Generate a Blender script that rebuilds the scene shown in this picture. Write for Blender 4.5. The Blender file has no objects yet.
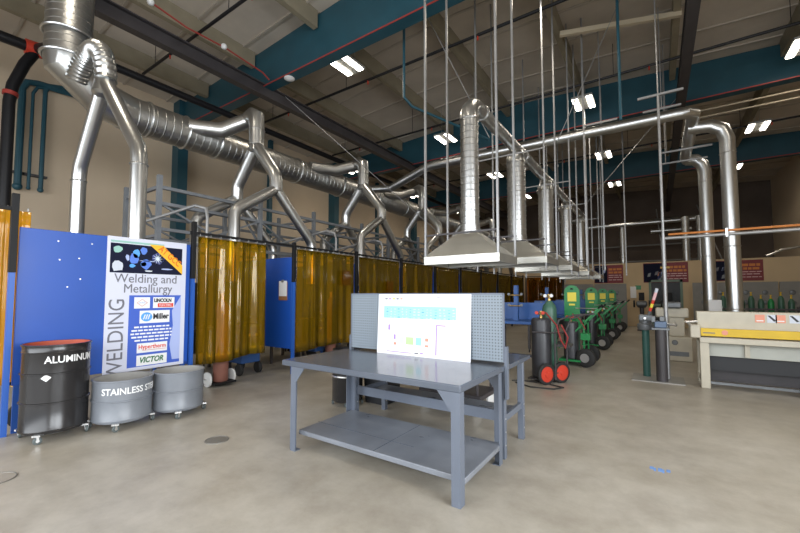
import bpy, bmesh, math, random
from mathutils import Vector, Matrix
R = random.Random(7)
S = bpy.context.scene
COL = S.collection
pi = math.pi
ORG = {}          # world origin of every object (all children sit at their parent's origin)

# ------------------------------------------------------------------ materials
def M(name, col, rough=.5, metal=0., noise=0., scale=4., bump=0., bscale=40., emit=None, es=0., stretch=None, spec=.5):
    m = bpy.data.materials.new(name); m.use_nodes = True
    nt = m.node_tree; b = nt.nodes['Principled BSDF']
    b.inputs['Base Color'].default_value = (*col, 1); b.inputs['Roughness'].default_value = rough
    b.inputs['Metallic'].default_value = metal; b.inputs['Specular IOR Level'].default_value = spec
    tc = nt.nodes.new('ShaderNodeTexCoord'); mp = nt.nodes.new('ShaderNodeMapping')
    nt.links.new(tc.outputs['Object'], mp.inputs['Vector'])
    if stretch: mp.inputs['Scale'].default_value = stretch
    if noise:
        n = nt.nodes.new('ShaderNodeTexNoise'); n.inputs['Scale'].default_value = scale; n.inputs['Detail'].default_value = 6
        nt.links.new(mp.outputs[0], n.inputs['Vector'])
        r = nt.nodes.new('ShaderNodeValToRGB'); r.color_ramp.elements[0].position = .3; r.color_ramp.elements[1].position = .7
        r.color_ramp.elements[0].color = (*[c*(1-noise) for c in col], 1); r.color_ramp.elements[1].color = (*[min(1, c*(1+noise)) for c in col], 1)
        nt.links.new(n.outputs['Fac'], r.inputs[0]); nt.links.new(r.outputs[0], b.inputs['Base Color'])
        mr = nt.nodes.new('ShaderNodeMapRange'); mr.inputs['To Min'].default_value = max(0, rough-.08); mr.inputs['To Max'].default_value = min(1, rough+.08)
        nt.links.new(n.outputs['Fac'], mr.inputs['Value']); nt.links.new(mr.outputs[0], b.inputs['Roughness'])
    if bump:
        n2 = nt.nodes.new('ShaderNodeTexNoise'); n2.inputs['Scale'].default_value = bscale
        nt.links.new(mp.outputs[0], n2.inputs['Vector'])
        bp = nt.nodes.new('ShaderNodeBump'); bp.inputs['Strength'].default_value = bump; bp.inputs['Distance'].default_value = .02
        nt.links.new(n2.outputs['Fac'], bp.inputs['Height']); nt.links.new(bp.outputs[0], b.inputs['Normal'])
    if emit:
        b.inputs['Emission Color'].default_value = (*emit, 1); b.inputs['Emission Strength'].default_value = es
    return m

def floor_mat():
    m = M('concrete', (.4, .38, .34), .42)
    nt = m.node_tree; b = nt.nodes['Principled BSDF']; tc = nt.nodes['Texture Coordinate']
    def noise(s, d, rough=.6):
        n = nt.nodes.new('ShaderNodeTexNoise'); n.inputs['Scale'].default_value = s; n.inputs['Detail'].default_value = d; n.inputs['Roughness'].default_value = rough
        nt.links.new(tc.outputs['Object'], n.inputs['Vector']); return n
    a, c, f = noise(.55, 8), noise(2.6, 8, .7), noise(60, 3)
    r = nt.nodes.new('ShaderNodeValToRGB'); e = r.color_ramp.elements
    e[0].position, e[1].position = .32, .68
    e[0].color, e[1].color = (.36, .325, .265, 1), (.48, .45, .395, 1)
    nt.links.new(a.outputs['Fac'], r.inputs[0])
    r2 = nt.nodes.new('ShaderNodeValToRGB'); r2.color_ramp.elements[0].position = .35; r2.color_ramp.elements[1].position = .62
    r2.color_ramp.elements[0].color = (.72, .70, .68, 1); r2.color_ramp.elements[1].color = (1, 1, 1, 1)
    nt.links.new(c.outputs['Fac'], r2.inputs[0])
    mx = nt.nodes.new('ShaderNodeMix'); mx.data_type = 'RGBA'; mx.blend_type = 'MULTIPLY'; mx.inputs[0].default_value = .8
    nt.links.new(r.outputs[0], mx.inputs[6]); nt.links.new(r2.outputs[0], mx.inputs[7]); nt.links.new(mx.outputs[2], b.inputs['Base Color'])
    mr = nt.nodes.new('ShaderNodeMapRange'); mr.inputs['To Min'].default_value = .28; mr.inputs['To Max'].default_value = .5
    nt.links.new(c.outputs['Fac'], mr.inputs['Value']); nt.links.new(mr.outputs[0], b.inputs['Roughness'])
    bp = nt.nodes.new('ShaderNodeBump'); bp.inputs['Strength'].default_value = .06; bp.inputs['Distance'].default_value = .01
    nt.links.new(f.outputs['Fac'], bp.inputs['Height']); nt.links.new(bp.outputs[0], b.inputs['Normal'])
    return m

def dots_mat(name, col, hole, pitch, rad):
    m = M(name, col, .5)
    nt = m.node_tree; b = nt.nodes['Principled BSDF']; tc = nt.nodes['Texture Coordinate']
    sp = nt.nodes.new('ShaderNodeSeparateXYZ'); nt.links.new(tc.outputs['Object'], sp.inputs[0])
    def mth(op, a, v=None):
        n = nt.nodes.new('ShaderNodeMath'); n.operation = op; nt.links.new(a, n.inputs[0])
        if v is not None:
            if isinstance(v, (int, float)): n.inputs[1].default_value = v
            else: nt.links.new(v, n.inputs[1])
        return n.outputs[0]
    def cell(o): return mth('POWER', mth('SUBTRACT', mth('FRACT', mth('DIVIDE', o, pitch)), .5), 2)
    d = mth('ADD', cell(sp.outputs['X']), cell(sp.outputs['Z']))
    k = mth('LESS_THAN', d, rad*rad)
    mx = nt.nodes.new('ShaderNodeMix'); mx.data_type = 'RGBA'; mx.inputs[6].default_value = (*col, 1); mx.inputs[7].default_value = (*hole, 1)
    nt.links.new(k, mx.inputs[0]); nt.links.new(mx.outputs[2], b.inputs['Base Color'])
    return m

def film_mat(name, tint, diff, k=.16):
    m = bpy.data.materials.new(name); m.use_nodes = True
    nt = m.node_tree; nt.nodes.clear()
    out = nt.nodes.new('ShaderNodeOutputMaterial')
    tr = nt.nodes.new('ShaderNodeBsdfTransparent'); tr.inputs[0].default_value = (*tint, 1)
    tl = nt.nodes.new('ShaderNodeBsdfTranslucent'); tl.inputs[0].default_value = (*diff, 1)
    df = nt.nodes.new('ShaderNodeBsdfDiffuse'); df.inputs[0].default_value = (*diff, 1)
    gl = nt.nodes.new('ShaderNodeBsdfGlossy'); gl.inputs['Roughness'].default_value = .10
    m1 = nt.nodes.new('ShaderNodeMixShader'); m1.inputs[0].default_value = .35
    nt.links.new(df.outputs[0], m1.inputs[1]); nt.links.new(tl.outputs[0], m1.inputs[2])
    m2 = nt.nodes.new('ShaderNodeMixShader'); m2.inputs[0].default_value = k
    nt.links.new(tr.outputs[0], m2.inputs[1]); nt.links.new(m1.outputs[0], m2.inputs[2])
    fr = nt.nodes.new('ShaderNodeFresnel'); fr.inputs[0].default_value = 1.5
    m3 = nt.nodes.new('ShaderNodeMixShader'); nt.links.new(fr.outputs[0], m3.inputs[0])
    nt.links.new(m2.outputs[0], m3.inputs[1]); nt.links.new(gl.outputs[0], m3.inputs[2])
    nt.links.new(m3.outputs[0], out.inputs[0])
    return m

def glass_mat(name, tint):
    m = bpy.data.materials.new(name); m.use_nodes = True
    nt = m.node_tree; nt.nodes.clear()
    out = nt.nodes.new('ShaderNodeOutputMaterial')
    tr = nt.nodes.new('ShaderNodeBsdfTransparent'); tr.inputs[0].default_value = (*tint, 1)
    gl = nt.nodes.new('ShaderNodeBsdfGlossy'); gl.inputs['Roughness'].default_value = .4
    mx = nt.nodes.new('ShaderNodeMixShader'); mx.inputs[0].default_value = .04
    nt.links.new(tr.outputs[0], mx.inputs[1]); nt.links.new(gl.outputs[0], mx.inputs[2]); nt.links.new(mx.outputs[0], out.inputs[0])
    return m

CONC = floor_mat()
WALL = M('painted_wall', (.60, .49, .36), .8, noise=.05, scale=.8)
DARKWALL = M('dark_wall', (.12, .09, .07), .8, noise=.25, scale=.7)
TANWALL = M('tan_partition', (.62, .47, .29), .8, noise=.05, scale=1)
DECK = M('roof_insulation', (.54, .48, .41), .9, noise=.1, scale=1.2, bump=.35, bscale=5)
PURLIN = M('primed_steel', (.27, .235, .165), .65, noise=.12, scale=3)
TEAL = M('teal_steel', (.016, .075, .105), .45, noise=.12, scale=2)
REDTRIM = M('red_edge', (.35, .04, .03), .5)
IBEAM = M('dark_steel', (.05, .045, .048), .45, noise=.2, scale=3)
BLACKPIPE = M('black_pipe', (.010, .010, .012), .45, spec=.3)
REDP = M('red_paint', (.62, .05, .025), .45)
GALV = M('galvanized', (.55, .56, .56), .31, 1)
GALV2 = M('galvanized_dull', (.46, .46, .45), .36, 1, noise=0)
HOODM = M('hood_sheet', (.56, .55, .50), .36, .88, noise=.06, scale=3)
CONDUIT = M('conduit', (.33, .33, .33), .42, .6, noise=.1)
RACK = M('grey_rack', (.19, .205, .225), .5, .2, noise=.1)
BLUE = M('blue_panel', (.012, .078, .40), .38, noise=.05, scale=2)
BLUED = M('blue_post', (.02, .10, .42), .4)
BLUET = M('blue_table', (.02, .09, .30), .4, noise=.08)
BLACK = M('black_paint', (.010, .010, .011), .55, spec=.25)
RUBBER = M('rubber', (.02, .02, .02), .7)
AMBER = film_mat('amber_film', (.95, .70, .045), (.85, .52, .015))
AMBER2 = film_mat('amber_film_tinted', (.80, .42, .03), (.62, .26, .01))
ORANGE2 = film_mat('orange_sheet', (1., .6, .05), (1., .50, .02), .6)
ORANGE = film_mat('orange_film', (1.0, .5, .04), (1., .42, .01))
DRUMK = M('black_drum', (.024, .023, .024), .22)
DRUMG = M('grey_drum', (.19, .205, .23), .36, noise=.08, scale=6)
DRUMIN = M('red_oxide', (.42, .08, .04), .6, noise=.15)
DRUMING = M('drum_inside', (.28, .27, .25), .5, noise=.1)
WHITE = M('white', (.86, .86, .86), .45)
PAPER = M('paper', (.90, .90, .92), .5)
GLOSSW = M('white_board', (.80, .80, .84), .22)
BENCH = M('bench_grey', (.095, .11, .14), .19, noise=.06, scale=3)
BENCHL = M('bench_leg_grey', (.13, .15, .19), .35, noise=.06, scale=5)
SHELFM = M('shelf_grey', (.20, .215, .245), .30, noise=.14, scale=4)
PEG = dots_mat('pegboard', (.225, .265, .305), (.095, .115, .135), .029, .25)
ZINC = M('zinc', (.7, .7, .7), .3, .9)
CASTER = M('caster_tread', (.10, .12, .12), .5)
WCASTER = M('white_tread', (.72, .72, .70), .45)
CYLK = M('cylinder_dark', (.035, .036, .042), .38, noise=.15)
CYLG = M('cylinder_green', (.045, .125, .085), .4, noise=.1)
CYLR = M('cylinder_rust', (.26, .11, .08), .5, noise=.15)
BRASS = M('brass', (.62, .42, .14), .3, .9)
GREEN = M('cart_green', (.012, .23, .06), .38, noise=.06)
YEL = M('yellow_paint', (.68, .45, .02), .45, noise=.08)
YELL = M('yellow_label', (.85, .72, .08), .5)
CREAM = M('cream_paint', (.52, .48, .385), .45, noise=.08, scale=5)
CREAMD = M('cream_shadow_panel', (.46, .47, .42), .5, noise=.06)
VISEG = M('vise_grey', (.16, .17, .18), .45, .4, noise=.15)
VISEB = M('vise_blue', (.09, .13, .20), .4, .3)
GREENP = M('green_post', (.03, .10, .085), .5, noise=.1)
PLATE = M('floor_plate', (.34, .33, .31), .45, .4, noise=.12)
MAROON = M('maroon', (.21, .02, .025), .5)
PSHEET = M('poster_sheet', (.66, .68, .80), .5)
NAVY = M('poster_navy', (.045, .06, .22), .5)
PBLUE = M('poster_blue', (.05, .12, .55), .45)
PLAV = M('poster_lavender', (.42, .50, .82), .45)
PDARK = M('poster_dark', (.012, .014, .035), .85, spec=.15)
PBR = M('poster_bright_blue', (.10, .22, .72), .45)
PSPARK = M('poster_spark', (.75, .85, 1.), .45)
PGREEN = M('poster_green', (.30, .55, .48), .45)
POR = M('ribbon_yellow', (.95, .50, .03), .45)
PORT = M('ribbon_orange', (.75, .16, .01), .45)
ORTXT = M('orange_print', (.62, .20, .03), .5)
PINK = M('pink_print', (.70, .45, .45), .5)
INK = M('ink', (.02, .02, .025), .5)
INKG = M('grey_ink', (.16, .16, .19), .5)
REDINK = M('red_ink', (.72, .05, .03), .5)
GRNINK = M('green_ink', (.03, .16, .06), .5)
LBLUE = M('logo_blue', (.10, .38, .85), .45)
CYAN = M('print_cyan', (.32, .62, .68), .4)
VIO = M('print_violet', (.38, .22, .62), .4)
LIME = M('print_lime', (.48, .68, .32), .4)
SALM = M('print_salmon', (.75, .30, .20), .4)
PALE = M('print_pale', (.60, .64, .72), .4)
CLIP = M('clipboard_brown', (.30, .14, .06), .6)
GREYP = M('grey_partition', (.22, .215, .20), .55, noise=.1, scale=2)
GLASSG = glass_mat('door_glass', (.10, .14, .12))
DOORG = M('door_green', (.16, .24, .19), .55)
COPPER = M('copper_orange', (.60, .22, .06), .4, .4)
LAMP = M('lamp_panel', (1, 1, 1), .5, emit=(1., .93, .80), es=14)
LAMPH = M('lamp_housing', (.35, .35, .33), .4)
STRIPE = M('striped_pink', (.8, .5, .52), .5)
HOSE = M('hose', (.03, .03, .03), .6)
HOSER = M('hose_red', (.30, .03, .03), .6)
COVER = M('floor_cover', (.20, .19, .17), .5, .3, noise=.1)
CHALK = M('blue_chalk', (.16, .30, .62), .8, noise=.2)
DSCR = M('dark_screen', (.03, .034, .03), .5, noise=.2)
WELDER = M('welder_blue', (.03, .09, .26), .4)
DARKBIN = M('dark_bin', (.016, .017, .02), .5)

# ------------------------------------------------------------------ mesh collector (all coordinates are world metres)
class B:
    def __init__(s): s.b = bmesh.new()
    def face(s, vs):
        try: return s.b.faces.new(vs)
        except ValueError: return None
    def box(s, x0, x1, y0, y1, z0, z1, rot=None, about=None):
        vs = [s.b.verts.new((x, y, z)) for x in (x0, x1) for y in (y0, y1) for z in (z0, z1)]
        for f in ((0,1,3,2),(4,6,7,5),(0,4,5,1),(2,3,7,6),(0,2,6,4),(1,5,7,3)): s.face([vs[i] for i in f])
        if rot: bmesh.ops.rotate(s.b, verts=vs, cent=about or ((x0+x1)/2, (y0+y1)/2, (z0+z1)/2), matrix=rot)
        return s
    def bar(s, p, q, w, h, up=(0, 0, 1)):
        p, q = Vector(p), Vector(q); d = (q-p).normalized(); u = Vector(up)
        if abs(d.dot(u)) > .98: u = Vector((1, 0, 0))
        a = d.cross(u).normalized(); c = a.cross(d)
        v = [[s.b.verts.new(e + a*w/2*i + c*h/2*j) for i, j in ((-1,-1),(1,-1),(1,1),(-1,1))] for e in (p, q)]
        s.face(v[0][::-1]); s.face(v[1])
        for i in range(4): s.face([v[0][i], v[0][(i+1)%4], v[1][(i+1)%4], v[1][i]])
        return s
    def rings(s, rr, cap0=True, cap1=True, loop=False):
        vs = [[s.b.verts.new(p) for p in r] for r in rr]; n = len(vs[0])
        for a, c in list(zip(vs, vs[1:])) + ([(vs[-1], vs[0])] if loop else []):
            for i in range(n): s.face([a[i], a[(i+1)%n], c[(i+1)%n], c[i]])
        if cap0 and not loop: s.face(vs[0][::-1])
        if cap1 and not loop: s.face(vs[-1])
        return s
    def frame(s, d):
        d = Vector(d).normalized(); u = Vector((0, 0, 1)) if abs(d.z) < .9 else Vector((1, 0, 0))
        a = d.cross(u).normalized(); return d, a, d.cross(a)
    def lathe(s, p, d, prof, seg=20, caps=True):          # prof: (distance along d, radius)
        p = Vector(p); d, a, c = s.frame(d)
        rr = [[p + d*t + (a*math.cos(2*pi*i/seg) + c*math.sin(2*pi*i/seg))*max(r, 1e-4) for i in range(seg)] for t, r in prof]
        return s.rings(rr, caps, caps)
    def tube(s, p, q, r, seg=10):
        p, q = Vector(p), Vector(q); return s.lathe(p, q-p, [(0, r), ((q-p).length, r)], seg)
    def duct(s, p, q, r, pitch=.12, seg=20, rib=.012, caps=True):  # spiral-seam duct
        p, q = Vector(p), Vector(q); L = (q-p).length; n = max(1, int(L/pitch)); pr = [(0, r)]
        for i in range(n):
            t = (i+.5)*L/n; w = min(.012, pitch*.2); pr += [(t-w, r), (t-w*.5, r+rib), (t+w*.5, r+rib), (t+w, r)]
        return s.lathe(p, q-p, pr + [(L, r)], seg, caps)
    def path(s, pts, r, seg=12, ribs=0., closed=False):
        pts = [Vector(p) for p in pts]; n = len(pts)
        ds = [(pts[i+1]-pts[i]).normalized() for i in range(n-1)]
        d, a, c = s.frame(ds[0]); rr = []
        offs = [(a*math.cos(2*pi*i/seg)+c*math.sin(2*pi*i/seg)) for i in range(seg)]
        for i in range(n):
            if i == 0: nrm = ds[0]; din = ds[0]
            elif i == n-1: nrm = ds[-1]; din = ds[-1]
            else: din = ds[i-1]; nrm = (ds[i-1]+ds[i]).normalized()
            rad = r[i] if isinstance(r, (list, tuple)) else r
            rr.append([pts[i] + (o - din*(o.dot(nrm)/max(.2, din.dot(nrm))))*rad for o in offs])
            if i < n-1 and i > 0:
                q = ds[i-1].rotation_difference(ds[i]); offs = [q @ o for o in offs]
        return s.rings(rr)
    def torus(s, p, d, Rr, r, seg=24, sg=8):
        p = Vector(p); d, a, c = s.frame(d); rr = []
        for i in range(seg):
            e = a*math.cos(2*pi*i/seg)+c*math.sin(2*pi*i/seg)
            rr.append([p + e*(Rr + r*math.cos(2*pi*j/sg)) + d*r*math.sin(2*pi*j/sg) for j in range(sg)])
        return s.rings(rr, loop=True)
    def prism(s, poly, off):                              # 3-D polygon pushed along off
        a = [s.b.verts.new(p) for p in poly]; o = Vector(off); c = [s.b.verts.new(Vector(p)+o) for p in poly]; n = len(a)
        s.face(a[::-1]); s.face(c)
        for i in range(n): s.face([a[i], a[(i+1)%n], c[(i+1)%n], c[i]])
        return s
    def ball(s, p, r, sz=1):
        m = Matrix.Translation(p) @ Matrix.Diagonal((r, r, r*sz, 1)); bmesh.ops.create_icosphere(s.b, subdivisions=2, radius=1, matrix=m); return s
    def build(s, name, mat, parent=None, org=None, bevel=0, smooth=35, mats=None):
        bmesh.ops.recalc_face_normals(s.b, faces=s.b.faces)
        if parent is not None: o0 = ORG[parent]
        elif org is not None: o0 = Vector(org)
        else:
            xs = [v.co for v in s.b.verts]
            lo = [min(c[i] for c in xs) for i in range(3)]; hi = [max(c[i] for c in xs) for i in range(3)]
            o0 = Vector(((lo[0]+hi[0])/2, (lo[1]+hi[1])/2, lo[2]))
        bmesh.ops.translate(s.b, verts=s.b.verts, vec=-o0)
        me = bpy.data.meshes.new(name); s.b.to_mesh(me); s.b.free()
        o = bpy.data.objects.new(name, me); COL.objects.link(o); me.materials.append(mat)
        if smooth:
            for p in me.polygons: p.use_smooth = True
            try: me.set_sharp_from_angle(angle=math.radians(smooth))
            except Exception: pass
        if parent is not None: o.parent = parent
        else: o.location = o0
        ORG[o] = o0
        if bevel:
            md = o.modifiers.new('bevel', 'BEVEL'); md.width = bevel; md.segments = 2; md.limit_method = 'ANGLE'
        return o

def thing(name, label, cat, loc, group=None):
    o = bpy.data.objects.new(name, None); COL.objects.link(o); o.location = loc; o.empty_display_size = .1
    o['label'] = label; o['category'] = cat
    if group: o['group'] = group
    ORG[o] = Vector(loc); return o
def tag(o, label, cat, group=None):
    o['label'] = label; o['category'] = cat
    if group: o['group'] = group
    return o
def struct(o): o['kind'] = 'structure'; return o
def dup(root, loc, label=None, group=None, rz=0):
    loc = Vector(loc); off = loc - ORG[root]
    def cp(o, par):
        c = o.copy(); COL.objects.link(c)
        if par: c.parent = par
        ORG[c] = ORG[o] + off
        for ch in [k for k in bpy.data.objects if k.parent == o]: cp(ch, c)
        return c
    r = cp(root, None); r.location = loc; r.rotation_euler.z = rz
    if label: r['label'] = label
    if group: r['group'] = group
    return r
def kids(): pass

def text(name, body, size, mat, parent, mtx, bend=None, bold=0., sx=1., depth=.0015, align='CENTER', shear=0.):
    cu = bpy.data.curves.new(name, 'FONT'); cu.body = body; cu.size = size; cu.align_x = align; cu.align_y = 'CENTER'
    cu.extrude = depth; cu.offset = bold; cu.shear = shear; cu.resolution_u = 4
    t = bpy.data.objects.new(name+'_tmp', cu); COL.objects.link(t)
    dg = bpy.context.evaluated_depsgraph_get(); dg.update()
    me = bpy.data.meshes.new_from_object(t.evaluated_get(dg)); bpy.data.objects.remove(t)
    for v in me.vertices:
        x, y, z = v.co.x*sx, v.co.y, v.co.z
        if bend:                                           # (centre, radius, angle, height)
            c, r, a0, h = bend; a = a0 + x/r
            v.co = Vector((c[0]+(r+z)*math.cos(a), c[1]+(r+z)*math.sin(a), h+y))
        else: v.co = mtx @ Vector((x, y, z))
        v.co -= ORG[parent]
    me.materials.clear(); me.materials.append(mat)
    o = bpy.data.objects.new(name, me); COL.objects.link(o); o.parent = parent; ORG[o] = ORG[parent]
    return o
def face_mtx(origin, right, up):
    r, u = Vector(right).normalized(), Vector(up).normalized(); n = r.cross(u); m = Matrix.Identity(4)
    for i in range(3): m[i][0], m[i][1], m[i][2], m[i][3] = r[i], u[i], n[i], origin[i]
    return m

# ------------------------------------------------------------------ camera
cam = bpy.data.cameras.new('camera'); co = bpy.data.objects.new('camera', cam); COL.objects.link(co)
cam.sensor_width = 36; cam.lens = 36*378/800; cam.shift_y = 8/800; cam.clip_end = 200
yaw, pit = math.radians(34.2), math.radians(3.05)
co.location = (0, 0, 1.51); co.rotation_euler = (pi/2+pit, 0, yaw); S.camera = co

# ------------------------------------------------------------------ the hall
XL, XR, YF, YB, XC = -13.3, 5.45, -5., 29., -3.95
EAVE, RIDGE = 7.95, 8.45
def roof(x): return RIDGE - (RIDGE-EAVE)*abs(x-XC)/(XR-XC)
struct(B().box(XL-.2, XR+.2, YF-3, YB+.2, -.2, 0).build('floor', CONC, org=(0, 0, 0), smooth=0))
b = B()
for x0, x1 in ((XL-.2, XC), (XC, XR+.2)):
    p = [(x0, YF-.2, roof(x0)), (x1, YF-.2, roof(x1)), (x1, YB+.2, roof(x1)), (x0, YB+.2, roof(x0))]
    b.prism(p, (0, 0, .2))
struct(b.build('ceiling', DECK, org=(0, 0, 0), smooth=0))
struct(B().box(XL-.2, XL, YF, YB, 0, 8.6).build('wall_left', WALL, org=(XL, 0, 0), smooth=0))
b = B(); b.box(XR, XR+.2, 3.4, YB, 0, 8.6); b.box(XR, XR+.2, YF, 3.4, 4.6, 8.6); b.box(XR, XR+.2, YF, -4.2, 0, 4.6)
struct(b.build('wall_right', WALL, org=(XR, 0, 0), smooth=0))
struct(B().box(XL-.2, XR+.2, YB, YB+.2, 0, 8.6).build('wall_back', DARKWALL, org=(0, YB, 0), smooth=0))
b = B(); b.box(XL-.2, -9.5, YF-.2, YF, 0, 8.6); b.box(4.6, XR+.2, YF-.2, YF, 0, 8.6); b.box(-9.5, 4.6, YF-.2, YF, 4.9, 8.6)
struct(b.build('wall_front', WALL, org=(0, YF, 0), smooth=0))
# frames of the building: tapered columns and roof girders, in line with each other
for n, y in enumerate((-1.2, 6.15, 13.45, 20.8)):
    if n:
        b = B()
        prof = [(x, roof(x)-.06) for x in (XL, -8.6, XC, .7, XR)]
        for (xa, za), (xb, zb) in zip(prof, prof[1:]): b.prism([(xa, y-.012, 7.02), (xb, y-.012, 7.02), (xb, y-.012, zb), (xa, y-.012, za)], (0, .024, 0))
        b.box(XL, XR, y-.14, y+.14, 7.0, 7.03)
        g = struct(b.build('trim_girder', TEAL, org=(0, y, 7), smooth=0))
        struct(B().box(XL, XR, y-.15, y-.14, 7.0, 7.03).build('red_flange_edge', REDTRIM, parent=g, smooth=0))
    for x, s in ((XL, 1), (XR, -1)):
        b = B(); b.box(min(x, x+s*.4), max(x, x+s*.4), y-.16, y+.16, 0, 8.3)
        struct(b.build('column_left' if s > 0 else 'column_right', TEAL, org=(x, y, 0), smooth=0))
for y in (9.8, 17.1):
    struct(B().box(XL, XL+.16, y-.08, y+.08, 0, 8.2).build('column_left', TEAL, org=(XL, y, 0), smooth=0))
for i, x in enumerate((-11.4, -9.05, -6.6, -4.3, -1.85, .55, 2.9)):
    ys = (-5, 6.13, 13.43, 20.78, 29)
    b = B()
    for a, c in zip(ys, ys[1:]): b.box(x-.07, x+.07, a+.03, c-.03, roof(x)-.42, roof(x)+.02)
    struct(b.build('ceiling_purlin', PURLIN, org=(x, 0, 7.6), smooth=0))
# seams between the roof panels run across the hall
b = B()
y = -4.
while y < 28.8:
    for x0, x1 in ((XL, XC), (XC, XR)): b.bar((x0, y, roof(x0)-.01), (x1, y, roof(x1)-.01), .06, .05)
    y += 1.22
struct(b.build('ceiling_seams', M('seam_strip', (.44, .39, .33), .7), org=(0, 0, 8), smooth=0))
# dark crane beams along the hall
for x, t in ((-8.45, 'dark steel beam running along the hall above the long spiral duct'), (.7, 'dark steel beam running along the hall over the sheet metal shear')):
    b = B(); b.box(x-.10, x+.10, -4.9, 28.9, 6.72, 6.75); b.box(x-.10, x+.10, -4.9, 28.9, 7.02, 7.05); b.box(x-.012, x+.012, -4.9, 28.9, 6.74, 7.03)
    o = tag(b.build('crane_beam', IBEAM, org=(x, 10, 6.7), smooth=0), t, 'beam')
# black sprinkler main on the left, with feeder and red couplings
o = thing('sprinkler_main', 'thick black fire sprinkler pipe with red couplings high along the left wall', 'pipe', (-9.7, 2, 6.4))
B().tube((-9.7, 2.3, 6.5), (-9.7, 28.5, 6.5), .085, 12).build('main_pipe', BLACKPIPE, o)
B().path([(-11.0, 2.14, 6.83), (-11.0, 1.96, 6.42), (-11.0, 1.80, 5.88), (-11.0, 1.76, 5.5), (-11.0, 1.78, 0)], .10, 14).build('riser_pipe', BLACKPIPE, o)
B().path([(-11.0, .7, 6.8), (-11.0, 2.14, 6.83), (-9.75, 2.3, 6.55)], .11, 12).build('cross_pipe', BLACKPIPE, o)
B().tube((-11.0, 1.95, 6.81), (-11.0, 2.3, 6.84), .155, 16).build('coupling', REDP, o)
B().tube((-11.0, 1.775, 5.72), (-11.0, 1.77, 5.64), .125, 14).build('coupling', REDTRIM, o)
# thin black sprinkler branch lines across the roof
for y, t in ((4.25, 'thin black sprinkler branch pipe across the roof nearest the viewer'), (7.85, 'thin black sprinkler branch pipe just beyond the first teal girder'), (11.4, 'thin black sprinkler branch pipe just before the second teal girder'), (17.5, 'thin black sprinkler branch pipe beyond the second teal girder')):
    o = thing('sprinkler_branch', t, 'pipe', (-4, y, 7.35))
    B().tube((-11.2, y, 7.4), (5.2, y, 7.4), .035, 8).build('pipe', BLACKPIPE, o)
    for x in (-10.5, -7.2, -4, -.8, 2.6):
        B().tube((x, y, 7.4), (x, y, roof(x)), .008, 6).build('hanger', BLACKPIPE, o); B().tube((x+.8, y, 7.4), (x+.8, y, 7.28), .018, 6).build('sprinkler_head', REDP, o)
# teal pipes on the left wall
for y, r, zt, t in ((2.33, .075, 7.0, 'thickest of the teal pipes on the left wall'), (2.53, .035, 6.95, 'middle slim teal pipe on the left wall'), (2.76, .05, 7.1, 'teal pipe on the left wall farthest along the hall')):
    o = thing('wall_pipe', t, 'pipe', (XL+.14, y, 4.2), 'teal pipes on the left wall')
    B().path([(XL+.14, y, 4.22), (XL+.14, y, zt-.25), (XL+.14, y+.08, zt-.06), (XL+.14, y+.3, zt), (XL+.14, y+2.2, zt+.1)], r, 10).build('pipe', TEAL, o)
    B().ball((XL+.14, y, 4.22), r*1.35).build('end_cap', TEAL, o)
    B().box(XL, XL+.16, y-.12, y+.12, 4.55, 4.6).build('bracket', IBEAM, o)
# teal drop pipe, beige strut, red conduit with two detectors, ceiling speaker
tag(B().path([(-4.58, 6.9, 8.2), (-4.58, 6.9, 5.95), (-4.5, 7.1, 5.8), (-3.55, 9.4, 5.6)], .03, 8).build('drop_pipe', TEAL), 'thin teal pipe dropping from the roof with a bend behind the first ceiling light', 'pipe')
tag(B().path([(-.5, 8.6, 8.2), (-.5, 8.6, 5.0)], .028, 8).build('hanging_pipe', TEAL), 'thin teal pipe hanging straight down between ceiling and cross duct', 'pipe')
tag(B().bar((-1.75, 9.4, 7.75), (.62, 10.2, 7.75), .09, .11).build('roof_strut', M('beige_strut', (.55, .47, .34), .6)), 'beige square strut under the roof reaching to the dark beam', 'beam')
o = thing('fire_alarm_conduit', 'red conduit with two white detectors beside the dark beam', 'conduit', (-8.25, 4, 7.1))
B().path([(-8.2, 3.2, 7.35), (-8.2, 3.9, 7.25), (-8.22, 4.8, 7.3), (-8.2, 5.8, 7.2), (-8.2, 6.0, 7.1)], .018, 8).build('conduit', REDTRIM, o)
for p in ((-8.2, 3.2, 7.35), (-8.2, 4.75, 7.3)): B().ball(p, .07).build('detector', WHITE, o)
tag(B().lathe((-7.55, 6.12, 6.99), (0, 0, -1), [(0, .13), (.02, .13), (.05, .07), (.06, .02)], 20).build('ceiling_speaker', WHITE), 'round white disc fixture under the first teal girder', 'speaker')

# ------------------------------------------------------------------ ceiling lights
def light(x, y, z, label, e=1.):
    o = thing('ceiling_light', label, 'light', (x, y, z), 'high bay ceiling lights')
    B().box(x-.28, x+.28, y-.42, y+.42, z+.03, z+.09).build('housing', LAMPH, o, smooth=0)
    for s in (-1, 1): B().box(x+s*.19-.07, x+s*.19+.07, y-.38, y+.38, z, z+.028).build('lamp_panel', LAMP, o, smooth=0)
    for s in (-1, 1): B().tube((x, y+s*.35, z+.085), (x, y+s*.35, roof(x)-.02), .008, 6).build('hanger', CONDUIT, o)
    ld = bpy.data.lights.new('lamp_glow', 'AREA'); ld.shape = 'RECTANGLE'; ld.size = .5; ld.size_y = .8; ld.energy = 22*e; ld.color = (1, .87, .70); ld.spread = math.radians(170)
    lo = bpy.data.objects.new('lamp_glow', ld); COL.objects.link(lo); lo.parent = o; lo.location = (0, 0, -.02)
XN = {-10.9: 'in the leftmost row', -6.25: 'over the booths', -1.65: 'right of the hoods', 3.0: 'near the right wall'}
YN = {1.4: 'above the viewer', 6.78: 'beside the first teal girder', 12.2: 'just before the second teal girder', 17.3: 'midway down the hall', 22.2: 'far down the hall', }
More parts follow.
